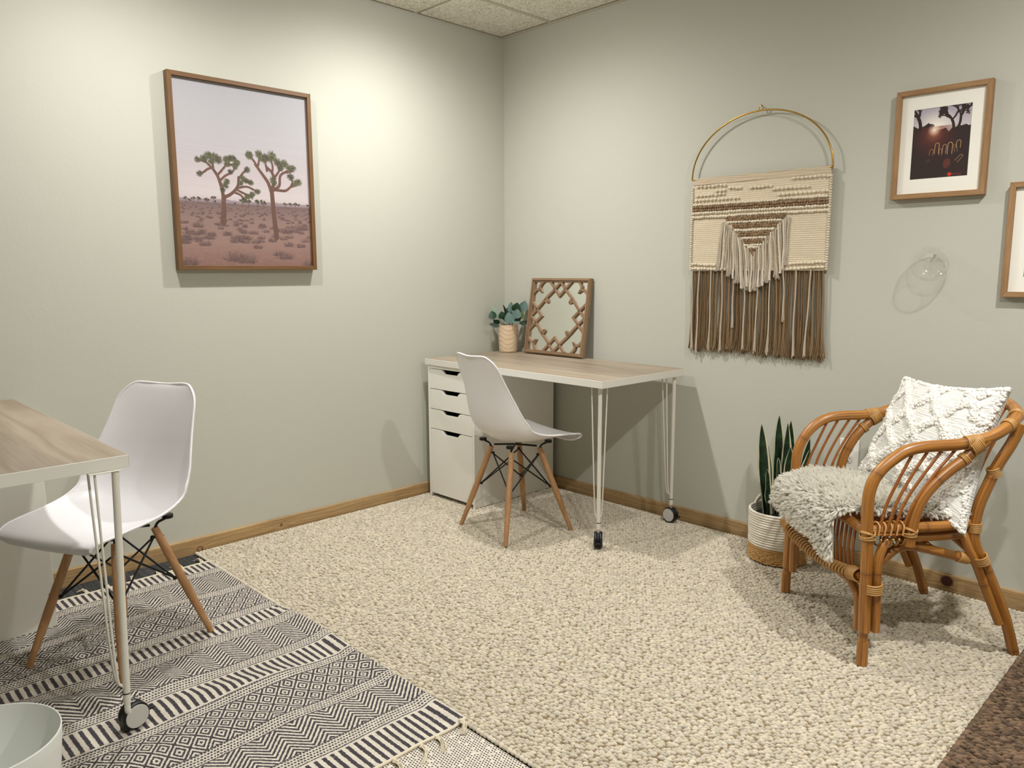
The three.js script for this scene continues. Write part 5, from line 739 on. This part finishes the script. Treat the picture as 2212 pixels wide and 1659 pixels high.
{
  const t = thing('cushion', 'white cushion with tufted diamond lattice standing in the wicker armchair', 'cushion', ARMCHAIR.pos, ARMCHAIR.turn), y0 = RUG_TOP;
  // corners of the cushion, seen from the front: lower left, lower right, upper right, upper left
  const C = [V(-0.225, 0.474 - y0, 0.035), V(0.308, 0.420 - y0, -0.012), V(0.240, 0.852 - y0, -0.168), V(-0.275, 0.812 - y0, -0.155)];
  const nrm = C[1].clone().sub(C[0]).cross(C[3].clone().sub(C[0])).normalize(), T = 0.072;
  const S = (u, v, side) => { const pin = (a) => 1 - 0.13 * Math.pow(1 - a * a, 0.8), x = u * pin(v), y = v * pin(u), p = V(0, 0, 0); const a = (x + 1) / 2, b = (y + 1) / 2; p.addScaledVector(C[0], (1 - a) * (1 - b)).addScaledVector(C[1], a * (1 - b)).addScaledVector(C[2], a * b).addScaledVector(C[3], (1 - a) * b); const th = T * Math.pow((1 - u * u), 0.42) * Math.pow((1 - v * v), 0.42); return p.addScaledVector(nrm, side * th + 0.006 * (fbm(u * 3 + 5, v * 3 + 5, 0, 0, 2, 2) - 0.5)); };
  const N = 60, pos = [], idx = [], uv = [];
  for (const side of [1, -1]) { const b = pos.length / 3; for (let j = 0; j <= N; j++) for (let i = 0; i <= N; i++) { const e = (k) => { const q = k / N; return lerp(q, 0.5 - 0.5 * Math.cos(q * Math.PI), 0.6) * 2 - 1; }, p = S(e(i), e(j), side); pos.push(p.x, p.y, p.z); uv.push(i / N * 2, j / N * 2); } for (let j = 0; j < N; j++) for (let i = 0; i < N; i++) { const a = b + j * (N + 1) + i, c = a + N + 1; side > 0 ? idx.push(a, a + 1, c, c, a + 1, c + 1) : idx.push(a, c, a + 1, c, c + 1, a + 1); } }
  part(t, 'cover', geom(pos, idx, uv), mat(0xe6e3dc, 0.95, { bumpMap: T_SLUB, bumpScale: 0.004 }));
  const places = [], colors = [], loops = LUMPS[0];
  const tuftAt = (u, v, big) => { if (Math.abs(u) > 0.995 || Math.abs(v) > 0.995) return; const p = S(u, v, 1), n = S(clamp(u + 0.01, -1, 1), v, 1).sub(S(clamp(u - 0.01, -1, 1), v, 1)).cross(S(u, clamp(v + 0.01, -1, 1), 1).sub(S(u, clamp(v - 0.01, -1, 1), 1))).normalize(), h = rr(0.001, 0.0075) * big; p.addScaledVector(n, h); const q = new THREE.Quaternion().setFromUnitVectors(V(0, 1, 0), n).multiply(new THREE.Quaternion().setFromEuler(new THREE.Euler(rr(-0.6, 0.6), rr(0, 6.28), rr(-0.6, 0.6)))), s = rr(0.0034, 0.0055); places.push(new THREE.Matrix4().compose(p, q, V(s * 1.25, s * 0.9, s))); const k = rr(0.95, 1.1); colors.push(new THREE.Color(0.80 * k, 0.765 * k, 0.70 * k)); };
  const bandOf = (a, b, n, w, big = 1) => { for (let k = 0; k < n; k++) { const q = rnd(), o = (rnd() + rnd() - 1) * w, dx = b[0] - a[0], dy = b[1] - a[1], l = Math.hypot(dx, dy), wob = 0.018 * Math.sin(q * 17 + a[0] * 9); tuftAt(lerp(a[0], b[0], q) - dy / l * (o + wob), lerp(a[1], b[1], q) + dx / l * (o + wob), big * (1 - 0.5 * Math.abs(o) / w)); } };
  for (const d of [-1.5, -0.75, 0, 0.75, 1.5]) {     // lattice of thick tufted diagonals
    const clip = (x0, y0_, x1, y1) => { const P2 = []; for (let k = 0; k <= 40; k++) { const q = k / 40, x = lerp(x0, x1, q), y = lerp(y0_, y1, q); if (Math.abs(x) <= 0.97 && Math.abs(y) <= 0.97) P2.push([x, y]); } if (P2.length > 1) bandOf(P2[0], P2[P2.length - 1], Math.round(560 * Math.hypot(P2[0][0] - P2[P2.length - 1][0], P2[0][1] - P2[P2.length - 1][1])), 0.082); };
    clip(-1, -1.15 + d, 1, 1.15 + d); clip(-1, 1.15 + d, 1, -1.15 + d);
  }
  for (const [a, b] of [[[-0.98, -0.98], [0.98, -0.98]], [[0.98, -0.98], [0.98, 0.98]], [[0.98, 0.98], [-0.98, 0.98]], [[-0.98, 0.98], [-0.98, -0.98]]]) bandOf(a, b, 420, 0.03, 0.5);
  scattered(t, 'tufting', loops, mat(0xffffff, 0.95), places, colors);
}

scene.traverse((o) => { if (o.isMesh) { o.castShadow = true; o.receiveShadow = true; } });
renderer.render(scene, camera);
